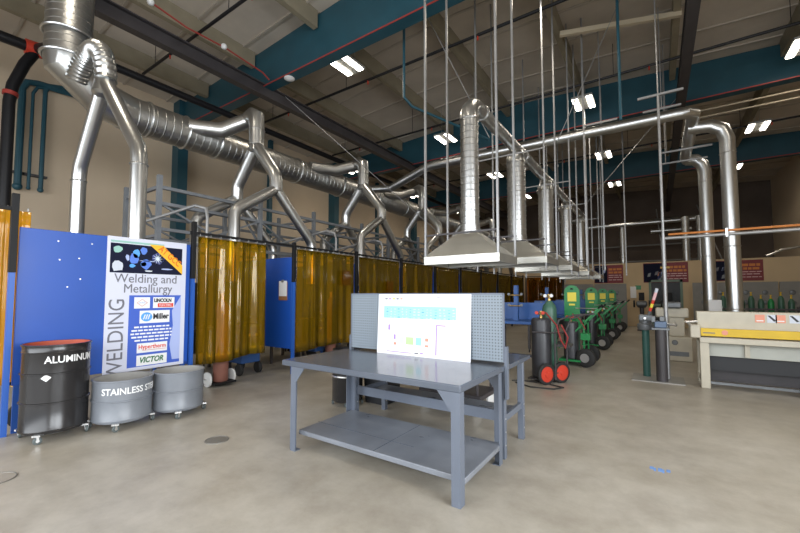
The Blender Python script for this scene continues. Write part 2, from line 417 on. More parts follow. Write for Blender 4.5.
for x in XN:
    for y in YN:
        if x < -10 and y < 8: continue
        light(x, y, 7.2 if x > -10 else 6.9, 'twin panel light %s, %s' % (XN[x], YN[y]))

# ------------------------------------------------------------------ main spiral duct and branches to the booths
o = thing('spiral_duct', 'long fat galvanized spiral duct running along above the welding booths', 'duct', (-8.2, 10, 4.6))
B().duct((-8.2, 2.75, 4.94), (-8.2, 13.5, 4.94), .325, .15, 32, .005).build('duct_run', GALV2, o, smooth=22)
B().duct((-8.2, 13.5, 4.94), (-8.2, 24, 4.94), .27, .16, 20, .010).build('duct_run', GALV2, o)
B().path([(-8.02, 1.94, 5.5), (-8.02, 1.96, 5.36), (-8.12, 2.48, 4.99), (-8.2, 2.9, 4.94)], .33, 28).build('elbow', GALV, o)
B().duct((-8.02, 1.94, 5.4), (-8.02, 1.94, 8.12), .31, .12, 28, .006).build('riser', GALV2, o, smooth=22)
for z in (5.42, 5.82): B().torus((-8.02, 1.94, z), (0, 0, 1), .345, .022, 28, 8).build('flange', GALV, o)
for y in (3.2, 3.9, 4.6, 5.4, 6.9, 8.6, 10.4, 12.2): B().torus((-8.2, y, 4.94), (0, 1, 0), .335, .02, 28, 8).build('flange', GALV, o)
def tree(y, label, first=False):
    o = thing('exhaust_branch', label, 'duct', (-7.05, y, 2.2), 'branching exhaust ducts over the booths')
    X = -7.05
    if first:
        import mathutils
        cv = mathutils.geometry.interpolate_bezier(Vector((-7.80, y-.16, 5.02)), Vector((-7.55, y-.14, 5.42)), Vector((X-.02, y-.02, 5.72)), Vector((X+.03, y, 4.85)), 44)
        B().path(cv, [.135+.016*(i % 2) for i in range(44)], 20).build('flex_hose', GALV, o, smooth=22)
    else:
        lead = [(-8.0, y-1.2, 5.10), (-7.75, y-.5, 5.15)] if y > 6 else [(-8.0, y-.95, 5.02), (-7.72, y-.42, 5.06)]
        B().path(lead + [(X-.35, y, 5.36), (X-.16, y, 5.42), (X-.02, y, 5.34), (X, y, 5.1), (X, y, 4.72)], .16, 20).build('feed_pipe', GALV, o)
        B().torus((X, y, 5.05), (0, 0, 1), .163, .012, 18, 6).build('joint_band', GALV, o)
    B().lathe((X, y, 4.90 if first else 4.85), (0, 0, -1), [(0, .135), (.12, .14), (.26, .17), (.3, .12)], 16).build('splitter', GALV, o)
    if first:
        for xe, ye, ze, xb in ((-6.05, y+.13, 3.50, -6.05), (-8.05, y-.0, 3.57, -8.05)):
            s = 1 if xe > X else -1
            B().path([(X+s*.05, y, 4.8), (xe-s*.05, ye, ze+.12), (xe, ye, ze-.08), (xb, ye, 1.6)], .105, 16).build('drop_pipe', GALV, o)
            B().torus((xe, ye, ze-.14), (0, 0, 1), .108, .012, 16, 6).build('joint_band', GALV, o)
        return
    for s in (-1, 1):
        xe = X + s*.68
        a = B().path([(X+s*.04, y, 4.68), (xe-s*.04, y, 3.98), (xe, y, 3.86), (xe, y, 3.62)], .13, 16).build('split_arm', GALV, o)
        B().torus((xe, y, 3.68), (0, 0, 1), .108, .012, 16, 6).build('joint_band', GALV, a)
        B().path([(xe, y, 3.66), (xe, y-.84, 3.10), (xe, y-.9, 3.0), (xe, y-.9, 1.75)], .105, 16).build('drop_pipe', GALV, o)
        B().path([(xe, y, 3.66), (xe, y+.92, 2.72), (xe, y+.98, 2.6), (xe, y+.98, 1.75)], .105, 16).build('drop_pipe', GALV, o)
tree(2.16, 'two-legged exhaust duct nearest the viewer, above the blue panel', True)
for y, t in ((4.87, 'branching exhaust duct above the divider with the clipboard'), (8.45, 'branching exhaust duct second beyond the blue panel, left of the workbench board'), (11.85, 'branching exhaust duct just left of the first hood'), (15.4, 'branching exhaust duct behind the first hood pipe'), (19, 'farthest branching exhaust duct over the booths')): tree(y, t)
# duct crossing the hall and its two droppers
o = thing('cross_duct', 'smooth galvanized duct crossing the hall overhead to two vertical pipes', 'duct', (-2, 10, 5.2))
B().path([(-8.0, 9.6, 5.0), (-7.2, 10, 5.0), (-5.9, 10, 5.42), (-5.6, 10, 5.47), (.45, 10, 5.42), (.62, 10.03, 5.42), (.76, 10.2, 5.42), (.76, 10.6, 5.40), (.76, 13.1, 5.33), (.8, 13.3, 5.31)], .125, 18).build('duct_run', GALV, o)
B().path([(.7, 10.75, 5.32), (1.1, 10.75, 5.28), (1.3, 10.75, 5.15), (1.37, 10.75, 4.92), (1.37, 10.75, .4)], .14, 18).build('dropper', GALV, o)
B().path([(.78, 13.2, 5.3), (.98, 13.2, 5.27), (1.13, 13.2, 5.12), (1.18, 13.2, 4.9), (1.18, 13.2, .4)], .15, 18).build('dropper', GALV, o)
for x, y, r in ((1.37, 10.75, .143), (1.18, 13.2, .153)):
    for z in (1.2, 2.55, 4.6): B().torus((x, y, z), (0, 0, 1), r, .01, 18, 6).build('joint_band', GALV2, o)
for x in (-4.2, -1, .2):
    B().bar((x-.35, 10, 5.62), (x+.35, 10, 5.62), .04, .04).build('trapeze', CONDUIT, o); B().tube((x, 10, 5.6), (x, 10, 7.95), .012, 6).build('hanger', CONDUIT, o)
for y in (11.6, 12.6):
    B().bar((.2, y, 5.12), (1.2, y, 5.12), .04, .04).build('trapeze', CONDUIT, o); B().tube((.3, y, 5.1), (.3, y, 7.95), .012, 6).build('hanger', CONDUIT, o)

# ------------------------------------------------------------------ exhaust hoods with their manifold
HX = -2.38; HY = (5.45, 7.85, 10.4, 13.15, 15.9)
ORD = ('nearest the workbench', 'second from the workbench', 'third from the workbench', 'fourth from the workbench', 'farthest down the row')
for hi, (y, t) in enumerate(zip(HY, ORD)):
    up = .14 if hi else 0.; hw, hd = (.70, .5) if hi else (.6, .4); pr_ = (.14, .185, .19, .17, .15)[hi]
    o = thing('exhaust_hood', 'pyramid shaped sheet metal exhaust hood hung on rods, ' + t, 'hood', (HX, y, 1.98), 'exhaust hoods over the blue tables')
    x0, x1, y0, y1, zb, zs, zt = HX-hw, HX+hw, y-hd, y+hd, 1.97+up, 2.09+up, 2.46+up
    def rect(a, c, z): return [Vector((HX-a, y-c, z)), Vector((HX+a, y-c, z)), Vector((HX+a, y+c, z)), Vector((HX-a, y+c, z))]
    B().rings([rect(hw-.03, hd-.03, zb), rect(hw, hd, zb), rect(hw, hd, zs), rect(pr_+.01, pr_+.01, zt), rect(pr_, pr_, zt), rect(hw-.03, hd-.03, zs-.005)], False, False, True).build('canopy', HOODM, o, smooth=20)
    B().lathe((HX, y, zt-.02), (0, 0, 1), [(0, pr_+.03), (.06, pr_+.03), (.07, pr_+.012), (.14, pr_+.012)], 20).build('collar', GALV2, o)
    B().duct((HX, y, zt+.1), (HX, y, 4.30), pr_, .1, 24, .007).build('exhaust_pipe', GALV, o, smooth=22)
    B().path([(HX, y, 4.24), (HX, y, 4.36), (HX, y+.05, 4.47), (HX, y+.15, 4.56), (HX, y+.28, 4.60), (HX, y+.45, 4.60)], [pr_+.008, pr_+.008, (pr_+.115)/2, .115, .115, .115], 18).build('elbow', GALV, o)
    B().torus((HX, y, 4.27), (0, 0, 1), pr_+.008, .014, 18, 6).build('joint_band', GALV2, o)
    for sx in (-1, 1):
        for sy in (-1, 1):
            px, py = HX+sx*(hw-.02), y+sy*(hd-.02)
            B().bar((px, py, 1.98), (px, py, roof(px)-.02), .03, .03).build('hanger_rod', CONDUIT, o, smooth=0)
    for sy in (-1, 1): B().bar((HX-hw, y+sy*(hd-.02), 2.42+up), (HX+hw, y+sy*(hd-.02), 2.42+up), .025, .025).build('cross_bar', IBEAM, o)
    if hi: B().bar((HX-hw, y-hd+.02, 4.3), (HX+hw, y-hd+.02, 4.3), .025, .025).build('cross_bar', CONDUIT, o)
o = thing('hood_manifold', 'galvanized header duct along the tops of the hood pipes', 'duct', (HX, 10, 4.6))
B().path([(HX, HY[0]+.4, 4.60), (HX, 10, 4.60), (HX, 17.2, 4.60)], .112, 20).build('duct_run', GALV, o)
for y in HY: B().torus((HX, y+.55, 4.60), (0, 1, 0), .12, .014, 20, 6).build('joint_band', GALV2, o)
for y in HY[1:]: B().path([(HX-.02, y+.1, 4.34), (HX-.3, y+.7, 4.46), (HX-.1, y+1.1, 4.56)], .10, 12).build('wye_pipe', GALV, o)
# sway cables
for p, q, t in (((-.42, 9.3, 8.1), (-1.78, 9.0, 5.0), 'thin steel sway cable slanting down in front of the twin light'), ((-8.3, 6.6, 6.95), (-5.0, 9.4, 3.2), 'thin steel sway cable slanting across the branching ducts'), ((.6, 12.9, 7), (-1.7, 12.9, 4.4), 'thin steel sway cable under the dark beam'), ((-4.0, 7.0, 7.6), (-2.9, 7.7, 4.9), 'thin steel sway cable down to the second hood')):
    tag(B().tube(p, q, .009, 6).build('hanging_cable', CONDUIT), t, 'cable')
for x, y, t in ((-1.2, 12.1, 'near the twin light'), (-.9, 16, 'behind the hood row'), (-1.35, 9.9, 'just right of the hood row')):
    tag(B().bar((x, y, 2.2), (x, y, roof(x)-.02), .04, .04).build('hanger_post', CONDUIT, smooth=0), 'grey strut hanging from the roof ' + t, 'strut')

# ------------------------------------------------------------------ welding booths
PX = -5.8
PY = (1.02, 2.96, 4.88, 6.72, 8.6, 10.5, 12.4, 14.3, 16.2, 18.1, 20.0)
o = thing('curtain_rail', 'black curtain rail on posts along the fronts of the welding booths', 'rail', (PX, 10, 0))
for i, y in enumerate(PY):
    B().box(PX-.03, PX+.03, y-.03, y+.03, 1.75, 2.62 if i < 2 else 2.52).build('post', BLACK, o, bevel=.004)
    B().box(PX-.025, PX+.025, y-.025, y+.025, 0, 1.76).build('post_foot', BLUED if i < 3 else BLACK, o, smooth=0)  # far feet black instead of blue: dimness down the row put into their colour
B().box(PX-.018, PX+.018, PY[1]-.05, PY[-1]+.1, 2.43, 2.47).build('rail', BLACK, o, smooth=0)
B().box(PX-.018, PX+.018, -1.5, PY[0]+.02, 2.43, 2.47).build('rail', BLACK, o, smooth=0)
# blue front panel
o = thing('booth_partition', 'large blue booth panel behind the three drums, carrying the poster', 'panel', (PX, 1.98, 0))
B().box(PX-.045, PX-.012, 1.07, 2.92, .52, 2.26).build('sheet', BLUE, o, bevel=.004)
b = B()
for y, z in ((1.4, 2.14), (1.72, 2.14), (1.42, 1.92), (1.5, 1.6), (1.6, 1.95), (1.62, 1.7)): b.lathe((PX-.013, y, z), (1, 0, 0), [(0, .009), (.0015, .009), (.0024, .004)], 8)
b.build('rivets', ZINC, o)
B().box(PX-.075, PX-.046, 2.84, 2.90, 0, .9).build('foot', BLUED, o, smooth=0)
B().box(PX-.075, PX-.046, 1.09, 1.15, 0, .9).build('foot', BLUED, o, smooth=0)
# poster
PO = thing('poster', 'white and blue welding and metallurgy poster on the large blue panel', 'poster', (PX-.010, 2.35, .6))
px = PX-.010
def pz(name, y0, y1, z0, z1, mat, d=.001, n=None):
    return B().box(px, px+.004+d, y0, y1, z0, z1).build(name, mat, n or PO, smooth=0)
pz('sheet', 1.875, 2.86, .62, 2.27, PSHEET, 0)
pz('photo_print', 1.91, 2.80, 1.83, 2.19, PDARK, .001)
ph = [o_ for o_ in bpy.data.objects if o_.parent == PO and o_.name.startswith('photo_print')][0]
for y0, y1, z0, z1, m in ((1.91, 2.07, 1.84, 1.99, PALE), (1.93, 2.05, 2.06, 2.17, PGREEN), (2.12, 2.24, 1.93, 2.09, PBR), (2.16, 2.26, 2.02, 2.14, LBLUE), (2.24, 2.40, 1.88, 2.02, PBR), (2.25, 2.34, 2.06, 2.17, PBR), (2.40, 2.58, 1.95, 2.13, NAVY), (2.42, 2.56, 1.98, 2.10, PBR), (2.22, 2.46, 1.985, 2.0, PLAV), (2.26, 2.34, 1.92, 1.98, LBLUE), (2.08, 2.13, 1.98, 2.06, PLAV), (2.5, 2.68, 1.89, 1.91, PLAV), (2.30, 2.42, 1.855, 1.875, PALE), (2.12, 2.2, 1.90, 1.95, LBLUE)):
    c = Vector((px+.0055, (y0+y1)/2, (z0+z1)/2)); n = 9
    B().prism([(px+.005, c.y+(y1-y0)/2*math.cos(2*pi*i/n)*R.uniform(.7, 1.1), c.z+(z1-z0)/2*math.sin(2*pi*i/n)*R.uniform(.7, 1.1)) for i in range(n)], (.0012, 0, 0)).build('photo_shape', m, ph, smooth=0)
st = [(px+.0062, 2.47+(.075 if i % 2 == 0 else .018)*math.cos(2*pi*i/20), 2.03+(.075 if i % 2 == 0 else .018)*math.sin(2*pi*i/20)) for i in range(20)]
B().prism(st, (.001, 0, 0)).build('spark_print', PSPARK, ph, smooth=0)
pz('green_strip', 1.91, 2.55, 2.20, 2.225, PGREEN, .001)
rb = B().prism([(px+.0065, 2.36, 2.21), (px+.0065, 2.54, 2.21), (px+.0065, 2.805, 1.96), (px+.0065, 2.805, 1.84)], (.001, 0, 0)).build('ribbon', POR, PO, smooth=0)
text('ribbon_lettering', 'AT GCC', .115, PORT, rb, face_mtx((px+.0078, 2.63, 2.072), (0, .80, -.61), (0, .61, .80)), bold=.002, sx=.82)
text('title_lettering', 'Welding and', .155, INKG, PO, face_mtx((px+.006, 2.35, 1.76), (0, 1, 0), (0, 0, 1)), sx=.98)
text('title_lettering', 'Metallurgy', .155, INKG, PO, face_mtx((px+.006, 2.37, 1.635), (0, 1, 0), (0, 0, 1)), sx=.93)
pz('blue_block', 2.14, 2.80, .66, 1.555, PBLUE, .001)
B().prism([(px+.0055, 2.80, 1.55), (px+.0055, 2.68, 1.35), (px+.0055, 2.70, 1.15), (px+.0055, 2.66, .9), (px+.0055, 2.70, .7), (px+.0055, 2.80, .7)], (.0006, 0, 0)).build('lavender_wave', PLAV, PO, smooth=0)
text('side_lettering', 'WELDING', .25, INKG, PO, face_mtx((px+.006, 2.01, 1.03), (0, 0, 1), (0, -1, 0)), sx=.86)
def card(y0, y1, z0, z1): return pz('logo_card', y0, y1, z0, z1, WHITE, .002)
d = card(2.20, 2.39, 1.39, 1.53)
yc, zc = 2.295, 1.46
B().prism([(px+.0072, yc-.07, zc), (px+.0072, yc, zc-.05), (px+.0072, yc+.07, zc), (px+.0072, yc, zc+.05)], (.0008, 0, 0)).build('diamond_emblem', PINK, d, smooth=0)
B().prism([(px+.0082, yc-.055, zc), (px+.0082, yc, zc-.039), (px+.0082, yc+.055, zc), (px+.0082, yc, zc+.039)], (.0006, 0, 0)).build('diamond_emblem', WHITE, d, smooth=0)
text('emblem_lettering', 'AWS', .035, PLAV, d, face_mtx((px+.009, yc, zc), (0, 1, 0), (0, 0, 1)))
d = card(2.43, 2.71, 1.39, 1.53)
text('logo_lettering', 'LINCOLN', .062, INK, d, face_mtx((px+.0075, 2.555, 1.487), (0, 1, 0), (0, 0, 1)), bold=.003, sx=.85)
e = B().box(px, px+.0075, 2.49, 2.695, 1.40, 1.45).build('red_bar', REDINK, d, smooth=0)
text('logo_lettering', 'ELECTRIC', .042, WHITE, e, face_mtx((px+.008, 2.592, 1.425), (0, 1, 0), (0, 0, 1)), sx=.9)
d = card(2.27, 2.65, 1.20, 1.36)
e = B().prism([(px+.007, 2.355+.07*math.cos(2*pi*i/20), 1.28+.058*math.sin(2*pi*i/20)) for i in range(20)], (.001, 0, 0)).build('round_emblem', LBLUE, d, smooth=0)
for k in (-1, 0, 1): B().prism([(px+.008, 2.338+k*.028, 1.25), (px+.008, 2.352+k*.028, 1.25), (px+.008, 2.372+k*.028, 1.31), (px+.008, 2.358+k*.028, 1.31)], (.0008, 0, 0)).build('slanted_stripe', WHITE, e, smooth=0)
text('logo_lettering', 'Miller', .10, INK, d, face_mtx((px+.0078, 2.535, 1.28), (0, 1, 0), (0, 0, 1)), bold=.003, sx=.88)
for k in range(5):
    z = 1.155 - k*.042; w = (.22, .25, .26, .25, .21)[k]; y = 2.43-w
    while y < 2.43+w:
        l = R.uniform(.03, .08); pz('text_line', y, min(y+l, 2.43+w), z-.011, z+.009, WHITE, .0016); y += l+.012
d = card(2.25, 2.63, .83, .95)
text('logo_lettering', 'Hypertherm', .075, REDINK, d, face_mtx((px+.0078, 2.44, .90), (0, 1, 0), (0, 0, 1)), bold=.001, sx=.92)
B().box(px, px+.0075, 2.33, 2.61, .855, .864).build('thin_line', PINK, d, smooth=0)
d = card(2.25, 2.63, .67, .80)
text('logo_lettering', 'VICTOR', .095, GRNINK, d, face_mtx((px+.0078, 2.43, .735), (0, 1, 0), (0, 0, 1)), bold=.003, sx=.88, shear=.25)

def poster_fix(o):
    for ch in [k for k in bpy.data.objects if k.parent == o]:
        for v in ch.data.vertices:
            z = v.co.z + ORG[PO].z; z = 2.27-(2.27-z)*1.075; v.co.z = z - ORG[PO].z
        poster_fix(ch)
poster_fix(PO)
# amber curtains
def curtain(y0, y1, ztop, zbot, label, mat=AMBER, seed=1, x=PX, amp=.026):
    r = random.Random(seed); n, m = 150, 12; o = thing('welding_curtain', label, 'curtain', (x, (y0+y1)/2, zbot), 'amber curtains of the welding booths')
    ph = [r.uniform(0, 6.28) for _ in range(6)]; b = B(); g = []
    for j in range(m+1):
        t = j/m; row = []
        for i in range(n+1):
            u = i/n; A = amp*(.35+.8*t)
            f = A*(math.sin(u*13*(y1-y0)/1.3+ph[0]+.8*t) + .55*math.sin(u*29*(y1-y0)/1.3+ph[1]-1.1*t) + .35*math.sin(u*51+ph[2])) + .006*(1-abs(math.sin(u*19+ph[4]+.25*t)))**6 - .007*(1-abs(math.sin(u*26+ph[5]-.2*t)))**8 + .003*math.sin(t*9+u*7+ph[3])
            row.append(b.b.verts.new((x-.0+f*.8, y0+(y1-y0)*u + .012*math.sin(u*22+ph[3])*t, ztop-(ztop-zbot)*t + .03*t*math.sin(u*5+ph[1]))))
        g.append(row)
    for j in range(m):
        for i in range(n): b.face([g[j][i], g[j][i+1], g[j+1][i+1], g[j+1][i]])
    s = b.build('film', mat, o, smooth=80); md = s.modifiers.new('t', 'SOLIDIFY'); md.thickness = .0015
    k = int((y1-y0)/.16)
    for i in range(k+1):
        y = y0+.03+(y1-y0-.06)*i/k
        B().torus((x, y, ztop+.025), (0, 1, 0), .022, .004, 12, 5).build('ring', ZINC, o)
    return o
c = curtain(3.02, 4.24, 2.40, .46, 'amber transparent welding curtain of the first booth, beside the poster', seed=3, amp=.036)
c = curtain(4.96, 6.62, 2.40, .42, 'amber transparent welding curtain just right of the clipboard panel', seed=5)
for y, z, h in ((6.2, 1.72, .33),): B().box(PX+.07, PX+.073, y, y+.24, z, z+h).build('patch', ORANGE, c)
c = curtain(6.80, 8.5, 2.40, .4, 'amber transparent welding curtain directly behind the white printed board', seed=8)
B().box(PX+.07, PX+.073, 7.85, 8.1, 1.55, 1.85).build('patch', ORANGE, c)
for k, (a, t) in enumerate(((4, 'behind the right half of the pegboard'), (5, 'under the second hood'), (6, 'seventh along the booth row'), (7, 'eighth along the booth row'), (8, 'ninth along the booth row'), (9, 'last along the booth row, in the far corner'))):
    curtain(PY[a]+.08, PY[a+1]-.1, 2.40, .4, 'amber transparent welding curtain ' + t, seed=20+k, amp=.042)
def cross_curtain(x0, x1, y, label, seed):
    r = random.Random(seed); n, m = 40, 6; o = thing('welding_curtain', label, 'curtain', ((x0+x1)/2, y, .35)); b = B()
    g = [[b.b.verts.new((x0+(x1-x0)*i/n, y+.05*math.sin(i*.9+seed)+.03*math.sin(i*2.1), 2.4-2.05*j/m)) for i in range(n+1)] for j in range(m+1)]
    for j in range(m):
        for i in range(n): b.face([g[j][i], g[j][i+1], g[j+1][i+1], g[j+1][i]])
    f = b.build('film', AMBER2, o, smooth=80); f.modifiers.new('t', 'SOLIDIFY').thickness = .0015
    for i in range(9): B().torus((x0+.05+(x1-x0-.1)*i/8, y, 2.42), (1, 0, 0), .022, .004, 10, 5).build('ring', ZINC, o)
cross_curtain(-5.7, -4.75, 20.3, 'dark amber curtain across the far end of the booth aisle, next to the booths', 2)
cross_curtain(-4.7, -3.95, 20.3, 'dark amber curtain across the far end of the booth aisle, next to the grey screen', 5)
o = thing('curtain_rail', 'black rail across the far end of the booth aisle', 'rail', (-4.8, 20.3, 0))
B().box(-5.8, -3.9, 20.285, 20.315, 2.43, 2.47).build('rail', BLACK, o, smooth=0)
for x in (-5.75, -4.72, -3.92): B().box(x-.025, x+.025, 20.33, 20.38, 0, 2.47).build('post', BLACK, o, smooth=0)
o = thing('back_screen', 'dark screen behind the amber curtains at the far end', 'partition', (-4.8, 20.9, 0))
B().box(-5.75, -3.95, 20.88, 20.92, 0, 2.3).build('screen_panel', DSCR, o, smooth=0)
for x in (-5.7, -4.0): B().box(x-.03, x+.03, 20.86, 20.94, 0, 2.32).build('post', BLACK, o, smooth=0)
curtain(.15, 1.26, 2.52, .46, 'orange welding curtain behind the black post at the left edge', ORANGE2, seed=40, x=-6.35)

# dividers between the booths
DL = ('with a clipboard hung on it, right of the first amber curtain', 'behind the second amber curtain', 'behind the white printed board', 'behind the pegboard', 'beyond the pegboard', 'near the second hood', 'behind the green cylinder', 'second from the far end of the booths', 'at the far end of the booths')
for y, t in zip(PY[2:], DL):
    o = thing('divider_panel', 'blue booth divider panel ' + t, 'panel', (-7, y, 0), 'blue dividers between the booths')
    B().box(-8.1, PX-.04, y-.02, y+.02, .47, 2.24).build('sheet', BLUE, o, bevel=.004)
    for x in (-8.05, -6.9): B().box(x-.03, x+.03, y-.028, y-.0, 0, 2.0).build('foot', BLUED, o, smooth=0)
    for z in (.9, 1.7): B().box(-6.72, -6.66, y-.045, y-.02, z-.09, z+.09).build('hinge', BLACK, o, smooth=0)
y = PY[1]
o = thing('divider_panel', 'blue booth divider panel set back behind the poster panel', 'panel', (-7, y, 0), 'blue dividers between the booths')
B().box(-8.1, PX-.06, y-.02, y+.02, .47, 2.24).build('sheet', BLUE, o, bevel=.004)
for x in (-8.05, -6.9): B().box(x-.03, x+.03, y-.026, y+.0, 0, .5).build('foot', BLUED, o, smooth=0)
o = thing('back_screen', 'dark screen closing the backs of the welding booths', 'partition', (-8.2, 10, 0))
for i in range(1, len(PY)-1):
    B().box(-8.23, -8.19, PY[i]+.02, PY[i+1]-.02, .25, 2.1).build('screen_panel', DSCR, o, smooth=0)
    for yy in (PY[i]+.05, PY[i+1]-.05): B().box(-8.235, -8.185, yy-.02, yy+.02, 0, .26).build('foot', BLACK, o, smooth=0)
o = thing('clipboard', 'brown clipboard with white paper hanging on the blue divider', 'clipboard', (-6.07, 4.855, 1.45))
B().box(-6.20, -5.95, 4.849, 4.857, 1.40, 1.76).build('board', CLIP, o, smooth=0)
B().box(-6.19, -5.96, 4.846, 4.849, 1.48, 1.78).build('paper', WHITE, o, smooth=0)
B().box(-6.11, -6.04, 4.838, 4.847, 1.75, 1.80).build('clip', ZINC, o, smooth=0)

# booth contents
def booth(y0, y1, names):
    yc = (y0+y1)/2
    o = thing('booth_table', 'dark steel welding table inside ' + names, 'table', (-7.4, yc, 0), 'welding tables in the booths')
    B().box(-7.85, -7.0, yc-.5, yc+.5, .82, .87).build('tabletop', IBEAM, o, bevel=.004)
    for x in (-7.8, -7.05):
        for y in (yc-.45, yc+.45): B().box(x-.025, x+.025, y-.025, y+.025, 0, .82).build('leg', IBEAM, o, smooth=0)
    B().box(-7.45, -7.40, yc+.40, yc+.45, .87, 1.6).build('fixture_post', IBEAM, o, smooth=0)
    o = thing('welding_machine', 'boxy wheeled welding machine inside ' + names, 'welder', (-6.7, y1-.42, 0), 'welding machines in the booths')
    x, y = -6.75, y1-.45
    B().box(x-.35, x+.35, y-.2, y+.2, .22, .95).build('cabinet', WELDER, o, bevel=.02)
    B().box(x+.35, x+.36, y-.17, y+.17, .6, .9).build('control_panel', BLACK, o, smooth=0)
    for k in (-.08, .08): B().lathe((x+.36, y+k, .75), (1, 0, 0), [(0, .03), (.03, .025)], 12).build('dial', ZINC, o)
    B().path([(x+.25, y-.17, .95), (x+.25, y-.17, 1.08), (x+.25, y+.17, 1.08), (x+.25, y+.17, .95)], .015, 8).build('handle', BLACK, o)
    for sx in (-.28, .28):
        for sy in (-.2, .2): B().lathe((x+sx, y+sy-.03, .11), (0, 1, 0), [(0, .10), (.01, .11), (.05, .11), (.06, .10)], 16).build('wheel', RUBBER, o)
BN = ('the first booth', 'the second booth', 'the third booth', 'the fourth booth', 'the fifth booth', 'the sixth booth')
for i in range(1, 7): booth(PY[i]+.03, PY[i+1]-.03, BN[i-1])
def cylinder(name, x, y, r, z0, h, mat, label, vmat=BRASS, gauges=False, flat=False):
    o = thing(name, label, 'gas cylinder', (x, y, z0))
    B().lathe((x, y, z0), (0, 0, 1), [(0, r*.9), (.02, r), (h-.05, r), (h-.02, r*.95), (h-.005, r*.85), (h, r*.3)] if flat else [(0, r*.9), (.02, r), (h-.16, r), (h-.09, r*.86), (h-.04, r*.55), (h, r*.3)], 24).build('body', mat, o)
    B().lathe((x, y, z0+h-.01), (0, 0, 1), [(0, .03), (.04, .03), (.05, .02), (.10, .02), (.11, .035), (.13, .035)], 12).build('valve', vmat, o)
    if gauges:
        for s in (-1, 1): B().lathe((x+s*.055, y-.05, z0+h+.09), (0, -1, 0), [(0, .03), (.03, .03)], 14).build('gauge', REDP if gauges == 'red' else WHITE, o)
        B().tube((x-.06, y-.03, z0+h+.07), (x+.06, y-.03, z0+h+.07), .014, 8).build('regulator', BRASS, o)
    return o
def small_cart(x, y, label):
    o = thing('cylinder_cart', label, 'cart', (x, y, 0))
    B().box(x-.22, x+.22, y-.18, y+.18, .045, .07).build('base', BLACK, o, smooth=0)
    for s in (-1, 1): B().lathe((x+.02, y+s*.21-.02, .12), (0, 1, 0), [(0, .10), (.005, .12), (.035, .12), (.04, .10)], 18).build('wheel', WCASTER, o)
    B().path([(x-.2, y-.15, .07), (x-.24, y-.15, 1.1), (x-.24, y+.15, 1.1), (x-.2, y+.15, .07)], .015, 8).build('handle', BLACK, o)
    B().tube((x-.2, y-.23, .12), (x+.04, y-.23, .12), .012).build('axle', ZINC, o)
small_cart(-6.15, 3.62, 'low black cart under the rust red cylinder behind the first amber curtain')
cylinder('gas_cylinder', -6.1, 3.62, .12, .07, 1.35, CYLR, 'rust red gas cylinder behind the first amber curtain')
cylinder('gas_cylinder', -6.2, 6.3, .12, 0, 1.45, CYLR, 'rust coloured gas cylinder behind the second amber curtain')
o = thing('wire_cart', 'small wheeled cart half hidden behind the black aluminum drum', 'cart', (-6.1, 1.3, 0))
B().lathe((-6.0, 1.22, .16), (1, .1, 0), [(0, .14), (.01, .16), (.04, .16), (.05, .14)], 22).build('wheel', RUBBER, o)
B().lathe((-5.985, 1.22, .16), (1, .1, 0), [(0, .09), (.06, .09)], 18).build('hub', ZINC, o)
B().path([(-6.05, 1.25, .16), (-6.1, 1.6, .2), (-6.1, 1.6, .5), (-6.1, 1.1, .5)], .02, 8).build('frame', BLACK, o)
B().box(-6.4, -6.05, 1.15, 1.75, .44, .49).build('tray', POR, o, smooth=0)

# steel rack frames above the booths
for X, t, far in ((-7.55, 'grey steel truss frame standing over the booths, front row', 0), (-9.0, 'grey steel truss frame standing over the booths, back row', .3)):
    o = thing('steel_rack', t, 'rack', (X, 10, 0))
    ys = [3.2, 5.35, 7.0, 9.0, 10.4, 12.35, 14.1, 16.1, 18.3]
    for y in ys: B().box(X-.04, X+.04, y-.04, y+.04, 0, 3.72).build('post', RACK, o, smooth=0)
    for z in (3.5, 3.2, 2.72, 2.5): B().box(X-.03, X+.03, ys[0], ys[-1], z-.03, z+.03).build('chord', RACK, o, smooth=0)
    for i, y in enumerate(ys[:-1]):
        yn = ys[i+1]; ym = (y+yn)/2; B().bar((X, y, 3.2), (X, ym, 2.72), .035, .035).build('brace', RACK, o, smooth=0)
        B().bar((X, ym, 2.72), (X, yn, 3.2), .035, .035).build('brace', RACK, o, smooth=0)
    if not far:
        for y in ys[::1]:
            B().bar((X, y, 3.5), (-9.0, y, 3.5), .05, .06).build('cross_bar', RACK, o, smooth=0)
            B().bar((X-.05, y, 2.7), (X-.7, y, 3.45), .04, .04).build('brace', RACK, o, smooth=0)
            B().bar((X-.05, y, 2.6), (-9.0, y, 2.6), .05, .05).build('cross_bar', RACK, o, smooth=0)
for y, t in ((3.35, 'first booth'), (6.4, 'second booth'), (8.2, 'third booth')):
    tag(B().path([(-7.5, y-.5, 2.75), (-6.35, y-.1, 3.0), (-6.2, y, 2.95), (-6.15, y, 2.8), (-6.15, y, 1.9)], .025, 10).build('swing_arm', CONDUIT), 'thin grey bent pipe arm above the ' + t, 'pipe')

